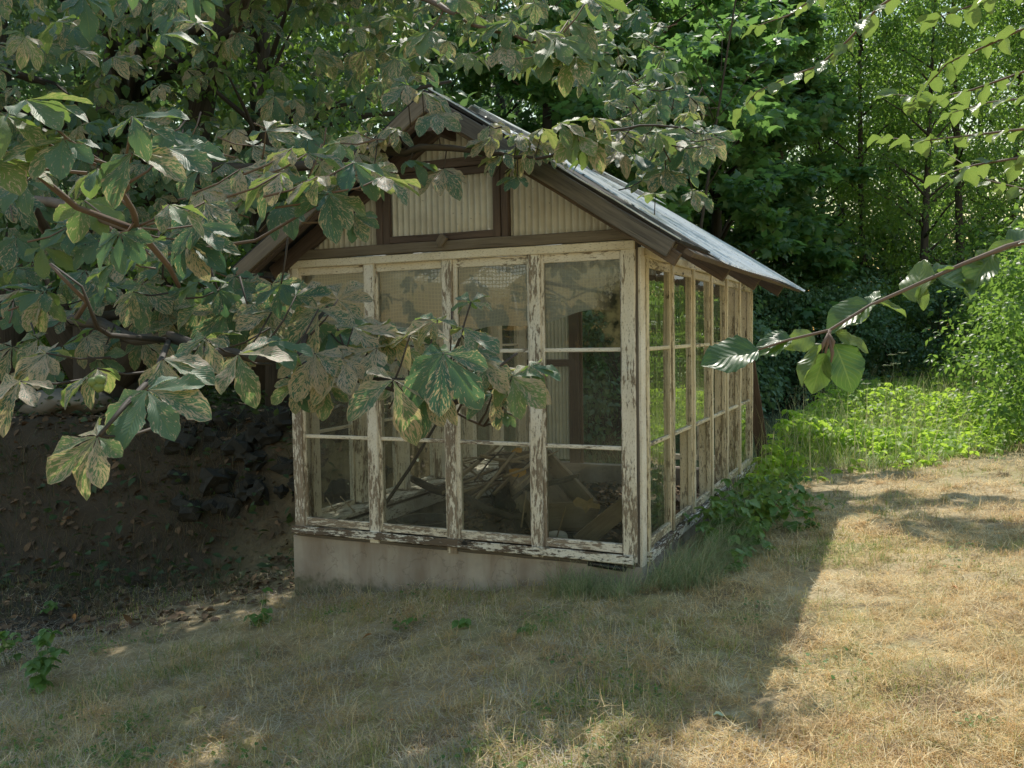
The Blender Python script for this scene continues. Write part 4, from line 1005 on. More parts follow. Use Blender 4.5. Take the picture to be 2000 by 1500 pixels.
# ------------------------------------------------------------------ woodland
def crown_leaves(clumps, per, L, temps, flat=.45, upj=.45, yel=.15):
    parts = [[] for _ in temps]
    n = len(clumps)*per
    cc = np.array([c[:3] for c in clumps]); rr = np.array([c[3] for c in clumps])
    idx = np.repeat(np.arange(len(clumps)), per)
    v = unit(rng.normal(0, 1, (n, 3)))*(rng.random((n, 1))**.5); v[:, 2] *= flat
    P = cc[idx]+v*rr[idx][:, None]
    d = v.copy(); d[:, 2] -= .25; d += rng.normal(0, .35, (n, 3))
    up = np.zeros((n, 3)); up[:, 2] = 1; up += rng.normal(0, upj, (n, 3))
    sc = L*rng.uniform(.65, 1.2, n)
    Mx = frames(d, up)*sc[:, None, None]
    cl = rng.random(len(clumps)); col = np.stack([np.clip(.5*cl[idx]+.5*rng.random(n), 0, 1), rng.random(n), np.clip(yel*rng.random(n)*2, 0, 1), np.ones(n)], -1)
    ki = rng.integers(len(temps), size=n)
    return [(t, Mx[ki == k], P[ki == k], col[ki == k]) for k, t in enumerate(temps)]
def make_tree(name, H, cr, zlo, nclump, per, L, temps, mat, bark, tr, clr=.55, flat=.45, lean=0, yel=.15, cone=.6, nlimb=14):
    """returns (trunk mesh, crown mesh) built around the origin"""
    b = MB(); x = y = 0; pts = []; rad = []
    n = 9
    for k in range(n+1):
        t = k/n; pts.append(Vector((lean*t*H+.05*math.sin(3*t+H), .06*math.sin(4*t+cr), -.3+t*(H*.92+.3)))); rad.append(tr*(1-t*.88)*(1.25 if k == 0 else 1))
    b.tube(pts, rad, 10, wob=.07)
    clumps = []
    for k in range(nclump):
        t = rng.random()**.9; z = zlo+(H-zlo)*t; prof = (1-t)**cone*1.1*(.35+.65*min(1, t*5+.35)); a = rng.uniform(0, 6.283); r = cr*prof*math.sqrt(rng.uniform(.12, 1))
        clumps.append((lean*z+r*math.cos(a), r*math.sin(a), z, clr*rng.uniform(.6, 1.25)))
    for c in clumps[:nlimb]:
        zz = max(zlo*.5, c[2]-.5-.35*math.hypot(c[0], c[1])); p0 = Vector((lean*zz, 0, zz)); p1 = Vector(c[:3]); mid = (p0+p1)/2+Vector((0, 0, .1))
        r0 = tr*.35*(1-zz/H*.6); b.tube([p0, mid, p1], [r0, r0*.6, r0*.15], 6, wob=.08)
    me = b.build('trunk', M[bark]); tm = me.data; bpy.data.objects.remove(me)
    tm.polygons.foreach_set('use_smooth', [True]*len(tm.polygons))
    cm = scatter_mesh('crown', crown_leaves(clumps, per, L, temps, flat, yel=yel), M[mat])
    return tm, cm
V_MAPLE = [make_tree('maple', 8.2, 2.3, .9, 105, 95, .17, MAP, 'maple', 'bark', .16, .55, .35) for _ in range(2)]
V_SLIM = [make_tree('slim', 11.5, 2.4, 1.6, 120, 85, .11, OV_LO, 'wood_leaf', 'bark', .13, .62, .5, lean=l, yel=.3, nlimb=22) for l in (.03, -.04)]
V_DENSE = [make_tree('dense', 13, 3.2, .8, 130, 85, .16, OV_LO, 'dark_leaf', 'bark', .22, .85, .5, nlimb=18) for _ in range(2)]
V_BUSH = [make_tree('bush', 2.3, 1.3, .15, 46, 70, .085, OV_LO, 'wood_leaf', 'bark', .035, .42, .6, yel=.4, cone=.35, nlimb=24) for _ in range(2)]
V_DBUSH = [make_tree('dbush', 2.6, 1.5, .1, 50, 80, .10, OV_LO, 'dark_leaf', 'bark', .04, .5, .6, cone=.35, nlimb=20)]
ntree = 0
def plant(name, var, x, t, label, cat, group=None, sc=1.0, rz=None, off=None):
    """stand a tree on the ground below photo column x at distance t"""
    p = U(x, 660, t); z = float(gz(p[0], p[1]))
    return plant_at(name, var, p[0], p[1], z, label, cat, group, sc, rz)
def plant_at(name, var, x, y, z, label, cat, group=None, sc=1.0, rz=None):
    global ntree; ntree += 1
    t = thing(name, label, cat, (x, y, z), rng.uniform(0, 6.28) if rz is None else rz, group); t.scale = (sc, sc, sc*rng.uniform(.94, 1.08))
    link('trunk', var[0], t); link('crown', var[1], t); return t
# maples just behind the greenhouse
g = 'dark bushes behind the back doorway'; lab = 'dark bush close behind the open back doorway of the greenhouse'
for (x, y, s) in ((-2.1, 6.3, .85), (-3.4, 7.2, 1.0), (-1.5, 8.0, 1.0), (-2.6, 9.2, 1.1)): plant_at('bush', V_DBUSH[0], x, y, float(gz(x, y)), lab, 'bush', g, s)
plant('maple_tree', V_MAPLE[0], 1235, 17.5, 'dark green maple rising straight behind the right roof slope of the greenhouse', 'tree', None, 1.2, 1.0)
plant('maple_tree', V_MAPLE[1], 1395, 19.5, 'maple with low spreading boughs behind the far right corner of the greenhouse', 'tree', None, 1.25, 2.3)
plant('maple_tree', V_MAPLE[0], 1075, 16.0, 'maple behind the gable ridge of the greenhouse', 'tree', None, 1.12, 4.0)
plant('maple_tree', V_MAPLE[1], 1530, 21.5, 'maple in the wood between the greenhouse corner and the thin trunks at right', 'tree', None, 1.15, 5.2)
V_SAP = make_tree('sapling', 8.8, 1.1, 4.2, 17, 42, .17, MAP, 'maple', 'bark', .032, .42, .35, lean=.17, nlimb=16)
plant_at('dapple_maple', V_SAP, -1.75, 7.1, float(gz(-1.75, 7.1)), 'tall thin young maple added behind the back right corner of the greenhouse to dapple the lawn', 'tree', None, 1.0, .0)  # tree added behind the house to throw leaf dapples on the lawn
g = 'slender trees at the edge of the wood behind the meadow'
lab = 'slender tree with small sunlit leaves at the edge of the wood behind the meadow'
for (x, t, k, s) in ((1690, 23, 0, 1.0), (1790, 21.5, 1, .95), (1880, 22.5, 0, 1.05), (1960, 24, 1, 1.0), (2060, 22, 0, 1), (1620, 25, 1, 1.05), (1745, 27, 0, 1.15), (1915, 28, 1, 1.2), (1520, 26, 0, 1.2), (2010, 31, 0, 1.25), (1830, 33, 1, 1.3)):
    plant('slender_tree', V_SLIM[k], x, t, lab, 'tree', g, s)
plant('grey_trunk_tree', V_DENSE[0], 520, 11.2, 'tall tree with a grey trunk standing behind the left eave of the greenhouse', 'tree', None, .95, .5)
plant('shade_tree', V_DENSE[1], 20, 11.5, 'dark trunked tree at the far left edge behind the chestnut leaves', 'tree', None, .95, .5)
plant('thin_trunk_tree', V_SLIM[1], 548, 9.3, 'tree with a thin dark trunk right beside the left wall of the greenhouse', 'tree', None, .85, 1.5)
g = 'tall shade trees behind the greenhouse'; lab = 'tall dark leafy tree in the wood behind the greenhouse'
for (x, t, k, s) in ((700, 17, 0, .95), (860, 19, 1, .95), (380, 17, 1, .95), (180, 19, 0, 1.0), (-60, 18, 1, 1.0), (980, 23, 0, 1.05), (620, 24, 1, 1.1), (1150, 26, 1, 1.1), (1340, 25, 0, 1.1), (400, 27, 0, 1.2), (120, 28, 1, 1.2), (800, 30, 0, 1.3), (1480, 33, 1, 1.3), (1640, 38, 0, 1.3), (1760, 36, 1, 1.1), (1250, 36, 0, 1.4), (1020, 38, 1, 1.5), (560, 38, 0, 1.5), (250, 40, 1, 1.6), (0, 38, 0, 1.5), (-250, 24, 0, 1.2), (-350, 15, 1, 1.0), (2250, 30, 1, 1.0), (1800, 46, 1, 1.0)):
    plant('shade_tree', V_DENSE[k], x, t, lab, 'tree', g, s)
g = 'bushes under the trees beyond the meadow'; lab = 'leafy bush under the trees at the back of the meadow'
for (x, t, k, s) in ((1560, 18.5, 2, 1.0), (1650, 19, 2, 1.0), (1740, 20, 0, .9), (1830, 19.5, 2, .9), (1490, 19, 2, 1.1), (1900, 20, 2, 1.0), (1600, 22, 2, 1.4), (1700, 24, 2, 1.5), (1800, 25, 2, 1.5), (1500, 24, 2, 1.5), (1870, 26, 2, 1.6), (1960, 25, 2, 1.6), (1380, 20, 2, 1.4), (1440, 17, 2, .8)):
    plant('bush', (V_BUSH+V_DBUSH)[k], x, t, lab, 'bush', g, s)
g = 'bright bushes along the right edge of the meadow'; lab = 'bright yellow-green bush at the right edge of the meadow'
for (x, t, k, s) in ((2040, 11.5, 0, .95), (2120, 9.8, 1, .9), (2030, 14.5, 1, 1.15), (2130, 12.5, 0, 1.4), (2000, 17.5, 0, 1.2), (2100, 16, 1, 1.6), (1940, 18.5, 1, .8)):
    plant('bright_bush', V_BUSH[k], x, t, lab, 'bush', g, s)
g = 'bushes in the clearing beyond the bank'; lab = 'sunlit bush in the clearing beyond the bank at left'
for (x, t, k, s) in ((60, 13.5, 0, 1.0), (170, 14, 1, .9), (320, 13, 0, .9), (430, 13.5, 1, 1.0), (250, 17, 1, 1.3), (90, 18, 0, 1.3), (520, 15, 0, 1.0), (-40, 15, 1, 1.1), (380, 20, 0, 1.4), (200, 22, 1, 1.5), (620, 18, 1, 1.4), (760, 17, 0, 1.2), (900, 17, 1, 1.2), (1020, 17, 0, 1.2)):
    plant('bush', V_BUSH[k], x, t, lab, 'bush', g, s)
# ------------------------------------------------------------------ lawn, meadow and plants
def strips(P, yaw, pitch, L, w, bend, col, nseg=3, droop=None):
    """curved blades as one mesh: P root points, pitch from horizontal, bend towards the ground"""
    n = len(P); V = np.zeros((n, (nseg+1)*2, 3), np.float32); p = P.copy(); ang = pitch.copy()
    side = np.stack([-np.sin(yaw), np.cos(yaw), np.zeros(n)], -1)
    for k in range(nseg+1):
        ww = w*(1-.85*(k/nseg)**1.6)
        V[:, 2*k] = p-side*ww[:, None]/2; V[:, 2*k+1] = p+side*ww[:, None]/2
        st = L/nseg; p = p+np.stack([np.cos(ang)*np.cos(yaw), np.cos(ang)*np.sin(yaw), np.sin(ang)], -1)*st[:, None]; ang = ang-bend/nseg
    q = np.array([[2*k, 2*k+1, 2*k+3, 2*k+2] for k in range(nseg)])
    F = (q[None]+(np.arange(n)*(nseg+1)*2)[:, None, None]).reshape(-1)
    return V.reshape(-1, 3), F, np.repeat(col, (nseg+1)*2, axis=0)
def strip_mesh(name, sets, mat):
    base = 0; VV = []; FF = []; CC = []
    for V, F, C in sets: VV.append(V); FF.append(F+base); CC.append(C); base += len(V)
    V = np.concatenate(VV).astype(np.float32); F = np.concatenate(FF).astype(np.int32); C = np.concatenate(CC).astype(np.float32); nf = len(F)//4
    me = bpy.data.meshes.new(name); me.vertices.add(len(V)); me.vertices.foreach_set('co', V.ravel()); me.loops.add(len(F)); me.loops.foreach_set('vertex_index', F)
    me.polygons.add(nf); me.polygons.foreach_set('loop_start', np.arange(0, nf*4, 4, dtype=np.int32)); me.polygons.foreach_set('loop_total', np.full(nf, 4, np.int32))
    me.update(calc_edges=True); ca = me.color_attributes.new('Col', 'FLOAT_COLOR', 'POINT'); ca.data.foreach_set('color', C.ravel()); me.materials.append(mat); return me
def sample_view(n, dmin, dmax, power=1.0, xr=(-600, 2750)):
    """ground points in the wedge the lawn is seen through, denser nearby"""
    u = rng.random(n); d = dmin*(dmax/dmin)**(u**power); px = rng.uniform(xr[0], xr[1], n)
    x = CAM_O[0]+d*(_fw[0]+(px-1000)/_f*_r2[0]); y = CAM_O[1]+d*(_fw[1]+(px-1000)/_f*_r2[1])
    return x, y, d
def pal(a, k): a = np.array(a); return a[k]
def in_house(x, y): return (x > -W-.01) & (x < .02) & (y > -.01) & (y < D+.02)
def fbm(x, y, s, seed): return vnoise(x, y, s, seed)*.6+vnoise(x, y, s*2.3, seed+3)*.3+vnoise(x, y, s*5.1, seed+7)*.2
def meadow_line(x): return np.where(x > .5, 4.25+1.05*(x-.5), np.where(x > .03, 4.25-5.2*(.5-x), 6.0))+.2*np.sin(3.1*x)+.12*np.sin(7.3*x+1)
STRAW = [(.78, .61, .32), (.86, .71, .43), (.70, .50, .24), (.74, .52, .26), (.90, .80, .55), (.54, .37, .18)]
DRYG = [(.50, .46, .17), (.40, .41, .14), (.56, .51, .21)]
GREEN = [(.18, .29, .05), (.25, .37, .06), (.13, .23, .05), (.32, .41, .09)]
BROWN = [(.40, .30, .20), (.30, .215, .14), (.50, .40, .29)]
def lawn_cols(x, y, n):
    k = rng.integers(6, size=n); c = pal(STRAW, k).astype(float)
    g = fbm(x, y, 1.1, 3.0); left = sstep(1.0, -.7, x+.25*y*(y < 0))
    dg = (g > .16) & (rng.random(n) < .55); c[dg] = pal(DRYG, rng.integers(3, size=dg.sum()))
    gr = (g > .34) & (rng.random(n) < .45); c[gr] = pal(GREEN, rng.integers(4, size=gr.sum()))
    br = (fbm(x, y, 2.6, 9.0) < -.28) & (rng.random(n) < .6); c[br] = pal(BROWN, rng.integers(3, size=br.sum()))
    lf = rng.random(n) < left*.85; c[lf] = pal([(.52, .44, .33), (.44, .36, .27), (.64, .57, .46), (.74, .67, .55), (.66, .62, .50)], rng.integers(5, size=lf.sum()))  # greyer straw over the shaded side: shade put into the colour
    c = np.minimum(c*np.where(lf[:, None], np.array([1.0, 1.0, 1.02]), np.array([1.08, 1.04, .94])), .93)  # remaining straw warmed and brightened in the colour as sunlit
    return np.concatenate([c*rng.uniform(.75, 1.15, (n, 1)), np.ones((n, 1))], 1)
def heap(x, y):
    """loose hay lies in small drifts"""
    return np.maximum(0, fbm(x, y, 3.4, 5.0))*.10+np.maximum(0, fbm(x, y, 7.5, 1.0))*.035
def hay(n, d0, d1, wscale, pw=1.0):
    x, y, d = sample_view(n, d0, d1, pw)
    ok = ~in_house(x, y) & (y < meadow_line(x)+rng.normal(0, .35, n)) & (y < 9) & ((x > -2.9) | (y < .75-.32*(-2.9-x)))
    x, y, d = x[ok], y[ok], d[ok]; m = len(x)
    dens = fbm(x, y, 1.7, 2.0); left = sstep(-.6, -3.0, x)
    keep = rng.random(m) < np.clip(.68+1.0*dens-.45*left*sstep(-2.4, -.6, y), .12, 1); x, y, d = x[keep], y[keep], d[keep]; m = len(x)
    z = gz(x, y)+heap(x, y)*rng.random(m)+.002
    L = rng.uniform(.03, .11, m); w = rng.uniform(.0016, .0034, m)*wscale*np.maximum(1, d/4.5)
    return strips(np.stack([x, y, z], -1), rng.uniform(0, 6.283, m), rng.normal(.08, .2, m), L, w, rng.normal(.2, .9, m), lawn_cols(x, y, m))
def clumps(n, d0, d1):
    x, y, d = sample_view(n, d0, d1); ok = ~in_house(x, y) & (y < meadow_line(x)) & (x > -2.4); x, y = x[ok], y[ok]; n = len(x); k = 46
    R = rng.uniform(.03, .15, n); cx = np.repeat(x, k); cy = np.repeat(y, k); r = np.repeat(R, k)*np.sqrt(rng.random(n*k)); a = rng.uniform(0, 6.283, n*k)
    px, py = cx+r*np.cos(a), cy+r*np.sin(a); z = gz(px, py)+np.repeat(R*rng.uniform(.3, .9, n), k)*(1-(r/np.repeat(R, k))**2)*rng.random(n*k)+.004
    m = n*k; tone = np.repeat(pal(STRAW+DRYG[:2]+BROWN[:1]+[(.80, .62, .36), (.84, .70, .44)], rng.integers(11, size=n)), k, axis=0); c = tone*rng.uniform(.7, 1.15, (m, 1))
    dd = np.hypot(px-CAM_O[0], py-CAM_O[1])
    return strips(np.stack([px, py, z], -1), rng.uniform(0, 6.283, m), rng.normal(.2, .4, m), rng.uniform(.03, .12, m), rng.uniform(.0016, .003, m)*np.maximum(1, dd/4.5), rng.normal(.6, 1.2, m), np.concatenate([c, np.ones((m, 1))], 1))
def stubble(n, d0, d1):
    x, y, d = sample_view(n, d0, d1)
    g = fbm(x, y, 1.1, 3.0)
    ok = ~in_house(x, y) & (y < meadow_line(x)) & ((x > -2.9) | (y < .75-.32*(-2.9-x))) & (rng.random(n) < np.clip(.18+1.6*g, .05, 1))
    x, y, d, g = x[ok], y[ok], d[ok], g[ok]; m = len(x); z = gz(x, y)
    c = np.where((rng.random(m) < np.clip(g*1.5+.1, .05, .75))[:, None], pal(GREEN, rng.integers(4, size=m)), pal(DRYG+STRAW[:3], rng.integers(6, size=m)))
    c = np.concatenate([c*rng.uniform(.8, 1.2, (m, 1)), np.ones((m, 1))], 1)
    return strips(np.stack([x, y, z], -1), rng.uniform(0, 6.283, m), rng.normal(1.15, .3, m), rng.uniform(.025, .075, m)*(1+.6*np.clip(g, 0, 1)), rng.uniform(.0018, .0032, m)*np.maximum(1, d/4.5), rng.uniform(0, 1.4, m), c)
kind(link('dry_grass', strip_mesh('dry_grass', [hay(225000, 2.1, 6.5, 1.0, .85), hay(130000, 5.5, 14, 1.15), stubble(90000, 2.1, 12), clumps(3700, 2.1, 12)], M['straw'])), 'stuff')

def tuft(cx, cy, n, r, L, col, pitch=1.25, spread=.35, bend=1.3, w=.004, out=None):
    a = rng.uniform(0, 6.283, n); rr = r*np.sqrt(rng.random(n)); x = cx+rr*np.cos(a); y = cy+rr*np.sin(a)
    yaw = a+rng.normal(0, .8, n) if out is None else out+rng.normal(0, .9, n)
    c = np.array([col[i] for i in rng.integers(len(col), size=n)])*rng.uniform(.75, 1.2, (n, 1))
    ok = ~in_house(x, y); x, y, yaw, c = x[ok], y[ok], yaw[ok], c[ok]; m = len(x)
    return strips(np.stack([x, y, gz(x, y)-.01], -1), yaw, np.clip(rng.normal(pitch, spread, m), .3, 1.55), L*rng.uniform(.5, 1.15, m), rng.uniform(.6, 1.1, m)*w, bend*rng.uniform(.5, 1.5, m), np.concatenate([c, np.ones((m, 1))], 1), 5)
LG = [(.30, .42, .22), (.38, .48, .27), (.24, .35, .17), (.44, .50, .30), (.64, .60, .40), (.55, .55, .36)]
sets = []
for k in range(34):        # long grass along the right wall and round the corner
    t = rng.random(); sets.append(tuft(.10+rng.random()*.26*(1+.3*t), -.15+3.0*t**1.2, 110, .10, .34, LG, 1.2, .3, 1.7, .0036, out=-.4))
for k in range(16): sets.append(tuft(-.45+.55*rng.random(), -.10-.18*rng.random(), 60, .09, .22, LG, 1.2, .35, 1.5, .0034))
for k in range(14): sets.append(tuft(-2.45+2.2*rng.random(), -.08-.10*rng.random(), 26, .10, .14, LG+BROWN, 1.15, .4, 1.3, .003))
for k in range(26): sets.append(tuft(-2.1+.9*rng.normal(0, .35), -1.7+.5*rng.normal(0, .6), 45, .10, .11, GREEN[:3]+LG[:3], 1.1, .4, 1.2, .003))
for k in range(170):        # dark rough grass at the foot of the bank
    q = _fa+(_fb-_fa)*rng.uniform(-.1, 1.5)+_fn*rng.uniform(-1.1, 1.3)
    if q[0] < -2.7: sets.append(tuft(q[0], q[1], 46, .18, .26, [(.09, .13, .06), (.12, .15, .07), (.24, .18, .10), (.18, .14, .09), (.30, .24, .15)], 1.15, .35, 1.5, .004))
for k in range(26): xx = .3+3.0*rng.random(); sets.append(tuft(xx, float(meadow_line(xx))+rng.normal(.1, .3), 60, .16, .30, LG+GREEN+DRYG, 1.15, .35, 1.6, .005))
kind(link('long_grass', strip_mesh('long_grass', sets, M['blade'])), 'stuff')

# meadow: rank grass with goutweed leaves
def meadow():
    n = 36000; px = rng.uniform(1430, 2500, n); d = 7.2+13*rng.random(n)**1.25
    x = CAM_O[0]+d*(_fw[0]+(px-1000)/_f*_r2[0]); y = CAM_O[1]+d*(_fw[1]+(px-1000)/_f*_r2[1])
    ok = (y > meadow_line(x)+rng.normal(0, .45, n)) & ~in_house(x, y) & (x > .04) & ((x > .3) | (y > 2.2)); x, y, d = x[ok], y[ok], d[ok]; m = len(x)
    c = np.array([(GREEN+[(.36, .50, .08), (.42, .54, .10), (.50, .53, .18)])[i] for i in rng.integers(7, size=m)])*rng.uniform(.8, 1.2, (m, 1))
    a = strips(np.stack([x, y, gz(x, y)], -1), rng.uniform(0, 6.283, m), rng.normal(1.2, .25, m), rng.uniform(.25, .65, m)*(.8+.35*vnoise(x, y, .9))*(.35+.65*sstep(-.3, 1.6, y-meadow_line(x)))*(1+.6*sstep(8, 12, y)*rng.random(m)), rng.uniform(.004, .008, m), rng.uniform(.4, 1.8, m), np.concatenate([c, np.ones((m, 1))], 1), 4)
    k = rng.random(m) < .16; x2, y2 = x[k], y[k]; m2 = len(x2)
    c2 = np.array([[(.52, .50, .26), (.40, .44, .18), (.60, .56, .34)][i] for i in rng.integers(3, size=m2)])
    t2 = strips(np.stack([x2, y2, gz(x2, y2)], -1), rng.uniform(0, 6.283, m2), rng.normal(1.35, .15, m2), rng.uniform(.45, .95, m2), rng.uniform(.003, .006, m2), rng.uniform(.2, 1.2, m2), np.concatenate([c2, np.ones((m2, 1))], 1), 4)
    n3 = 5000; x3 = rng.uniform(-4.5, .3, n3); y3 = rng.uniform(4.15, 9, n3); c3 = np.array([LG[i] for i in rng.integers(4, size=n3)])*.7
    t3 = strips(np.stack([x3, y3, gz(x3, y3)], -1), rng.uniform(0, 6.283, n3), rng.normal(1.2, .25, n3), rng.uniform(.2, .55, n3), rng.uniform(.004, .008, n3), rng.uniform(.4, 1.8, n3), np.concatenate([c3, np.ones((n3, 1))], 1), 4)
    kind(link('meadow_grass', strip_mesh('meadow_grass', [a, t2, t3], M['blade'])), 'stuff')
    n = 25000; px = rng.uniform(1430, 2500, n); d = 7.4+13*rng.random(n)**1.35
    x = CAM_O[0]+d*(_fw[0]+(px-1000)/_f*_r2[0]); y = CAM_O[1]+d*(_fw[1]+(px-1000)/_f*_r2[1])
    ok = (y > meadow_line(x)+.15+rng.normal(0, .35, n)) & (x > .12) & ~in_house(x, y) & (fbm(x, y, .9, 4) > -.35); x, y = x[ok], y[ok]; m = len(x)
    h = (.06+.46*rng.random(m)**.8)*(.85+.5*vnoise(x, y, .8, 2))*(.25+.75*sstep(-.2, 1.8, y-meadow_line(x))); P = np.stack([x, y, gz(x, y)+h], -1)
    a = rng.uniform(0, 6.283, m); dirs = []; locs = []; cols = []; scs = []
    g = rng.random(m)
    for k, (da, l) in enumerate(((0, 1.0), (1.15, .85), (-1.15, .85))):
        dirs.append(np.stack([np.cos(a+da), np.sin(a+da), rng.normal(-.25, .2, m)], -1)); locs.append(P); scs.append(l*rng.uniform(.045, .13, m)); cols.append(np.stack([g, rng.random(m), rng.random(m)*.5, np.ones(m)], -1))
    dirs = np.concatenate(dirs); locs = np.concatenate(locs); scs = np.concatenate(scs); cols = np.concatenate(cols)
    up = np.zeros_like(dirs); up[:, 2] = 1; up += rng.normal(0, .3, up.shape)
    Mx = frames(dirs, up)*scs[:, None, None]; ki = rng.integers(2, size=len(dirs))
    me = scatter_mesh('ground_cover', [(OV_LO[k], Mx[ki == k], locs[ki == k], cols[ki == k]) for k in (0, 1)], M['meadow'])
    kind(link('ground_cover', me), 'stuff')
meadow()
def clover():
    k = 95; x0, y0, d0 = sample_view(k*3, 2.2, 9); ok = ~in_house(x0, y0) & (y0 < meadow_line(x0)-.3) & (x0 > -3) & (fbm(x0, y0, 1.1, 3.0) > .0); x0, y0 = x0[ok][:k], y0[ok][:k]; k = len(x0)
    q = 42; a = rng.uniform(0, 6.283, k*q); r = np.repeat(rng.uniform(.05, .22, k), q)*np.sqrt(rng.random(k*q)); x = np.repeat(x0, q)+r*np.cos(a); y = np.repeat(y0, q)+r*np.sin(a); m = k*q
    P = np.stack([x, y, gz(x, y)+rng.uniform(.008, .035, m)], -1); dd = rng.normal(0, 1, (m, 3)); dd[:, 2] *= .2; up = np.zeros((m, 3)); up[:, 2] = 1; up += rng.normal(0, .3, up.shape)
    Mx = frames(dd, up)*rng.uniform(.010, .026, m)[:, None, None]; Mx[:, :, 0] *= 1.5; c = np.stack([rng.random(m), rng.random(m), rng.random(m)*.4, np.ones(m)], -1)
    kind(link('clover', scatter_mesh('clover', [(OV_LO[0], Mx, P, c)], M['bramble'])), 'stuff')
clover()
# dark weeds and dead leaves on the bank and under the trees at left
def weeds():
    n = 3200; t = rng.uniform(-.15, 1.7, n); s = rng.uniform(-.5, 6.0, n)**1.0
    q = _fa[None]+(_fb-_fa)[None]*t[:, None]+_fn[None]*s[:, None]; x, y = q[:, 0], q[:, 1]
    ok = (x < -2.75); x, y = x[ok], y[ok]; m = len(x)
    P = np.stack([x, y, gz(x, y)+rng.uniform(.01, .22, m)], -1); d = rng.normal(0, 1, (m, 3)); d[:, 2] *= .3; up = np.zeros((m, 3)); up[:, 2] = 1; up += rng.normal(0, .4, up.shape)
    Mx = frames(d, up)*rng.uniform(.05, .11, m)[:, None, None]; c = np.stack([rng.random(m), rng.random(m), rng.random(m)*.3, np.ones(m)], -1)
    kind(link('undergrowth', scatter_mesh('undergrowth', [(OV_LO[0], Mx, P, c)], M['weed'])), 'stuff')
    n = 4000; t = rng.uniform(-.2, 1.7, n); s = rng.uniform(-1.6, 2.5, n); q = _fa[None]+(_fb-_fa)[None]*t[:, None]+_fn[None]*s[:, None]; x, y = q[:, 0], q[:, 1]
    ok = (x < -2.6); x, y = x[ok], y[ok]; m = len(x)
    xi = rng.uniform(-W+.2, -.2, 1500); yi = rng.uniform(.2, D-.2, 1500); zi = FZ+.035+.16*np.exp(-((xi+1.25)**2/.30+(yi-1.7)**2/.7))+rng.uniform(0, .02, 1500)
    P = np.concatenate([np.stack([x, y, gz(x, y)+rng.uniform(.004, .03, m)], -1), np.stack([xi, yi, zi], -1)]); m = len(P)
    d = rng.normal(0, 1, (m, 3)); d[:, 2] *= .25; up = np.zeros((m, 3)); up[:, 2] = 1; up += rng.normal(0, .35, up.shape)
    Mx = frames(d, up)*rng.uniform(.04, .10, m)[:, None, None]
    T = NT('dead_leaf'); cc = T.col(); base = T.mix(cc[0], (.07, .042, .025), (.20, .125, .07)); M['dead'] = T.done(T.pbr(Base_Color=base, Roughness=.8))
    c = np.stack([rng.random(m), rng.random(m), rng.random(m), np.ones(m)], -1)
    kind(link('leaf_litter', scatter_mesh('leaf_litter', [(OV_LO[1], Mx, P, c)], M['dead'])), 'stuff')
weeds()
# ------------------------------------------------------------------ single plants
class Plant:
    def __init__(s, name, label, cat, x, y, group=None, mat='bramble'):
        s.z = float(gz(x, y)); s.t = thing(name, label, cat, (x, y, s.z), 0, group); s.b = MB(); s.L = Leaves(OV_MID); s.mat = mat
    def stem(s, pts, r): s.b.tube(pts, [r*(1-.6*i/(len(pts)-1)) for i in range(len(pts))], 5, col=(.6, .6, .6, 1))
    def tri(s, p, a, L, tilt=-.25, yel=.2, n=3):
        for k in range(n):
            da = (k-(n-1)/2)*(1.25 if n == 3 else .8)
            s.L.add(np.array(p), (math.cos(a+da), math.sin(a+da), tilt+rng.normal(0, .15)), np.array([0, 0, 1])+rng.normal(0, .25, 3), L*(1 if k == n//2 else .85)*rng.uniform(.85, 1.1), rng.uniform(1.1, 1.5), (rng.random(), rng.random(), yel*rng.random()*2, 1))
    def done(s):
        s.b.build('stem', M['greenstem'], s.t, True); link('foliage', s.L.mesh('foliage', M[s.mat]), s.t); return s.t
M['greenstem'] = plain('green_stem', (.14, .20, .07), .6, .2, 40)
bu = Plant('bramble_bush', 'low leafy bramble bush growing against the right plinth of the greenhouse', 'bush', .40, 1.6)
for k in range(38):
    a = rng.uniform(0, 6.283); R = rng.uniform(.15, .62); H = rng.uniform(.08, .36)*(1.2-.6*R); ex = np.array([math.cos(a)*R*.72, math.sin(a)*R*2.3, 0])
    if .40+ex[0] < .06: ex[0] = .06-.40+abs(rng.normal(0, .05))
    pts = [Vector((ex[0]*.15, ex[1]*.4, -.02)), Vector((ex[0]*.5, ex[1]*.7, H*.85)), Vector((ex[0]*.85, ex[1]*.95, H)), Vector((ex[0]*1.05, ex[1]*1.05, H*.8))]
    bu.stem(pts, .004)
    for q in np.linspace(.25, 1, 8):
        i = min(2, int(q*3)); f = q*3-i; p = pts[i]*(1-f)+pts[i+1]*f
        bu.tri(np.array(p)+rng.normal(0, .035, 3), rng.uniform(0, 6.283), rng.uniform(.055, .095), -.3, .25)
bu.done()
def seedling(px, py, label, n=4, L=.07, h=.09, stems=1):
    p = at(px, py, -.1)
    for _ in range(6): p = at(px, py, float(gz(p.x, p.y)))
    s = Plant('seedling', label, 'seedling', p.x, p.y)
    for k in range(stems):
        o = np.array([rng.normal(0, .05), rng.normal(0, .05), 0])*(stems > 1); hh = h*rng.uniform(.7, 1.2)
        s.stem([Vector((0, 0, -.01)), Vector(o)+Vector((.01, 0, hh*.5)), Vector(o)+Vector((.015, -.01, hh))], .0025)
        for q in range(n): s.tri(o+np.array([.01+rng.normal(0, .02), rng.normal(0, .02), hh*rng.uniform(.25, 1.05)]), -1.2+rng.uniform(-1.8, 1.8), L*rng.uniform(.7, 1.1), -.1, .25)
    s.done()
seedling(893, 1232, 'small green seedling below the middle of the plinth', 3, .06, .07)
seedling(1022, 1236, 'round-leaved bright green seedling below the third front window', 3, .06, .07)
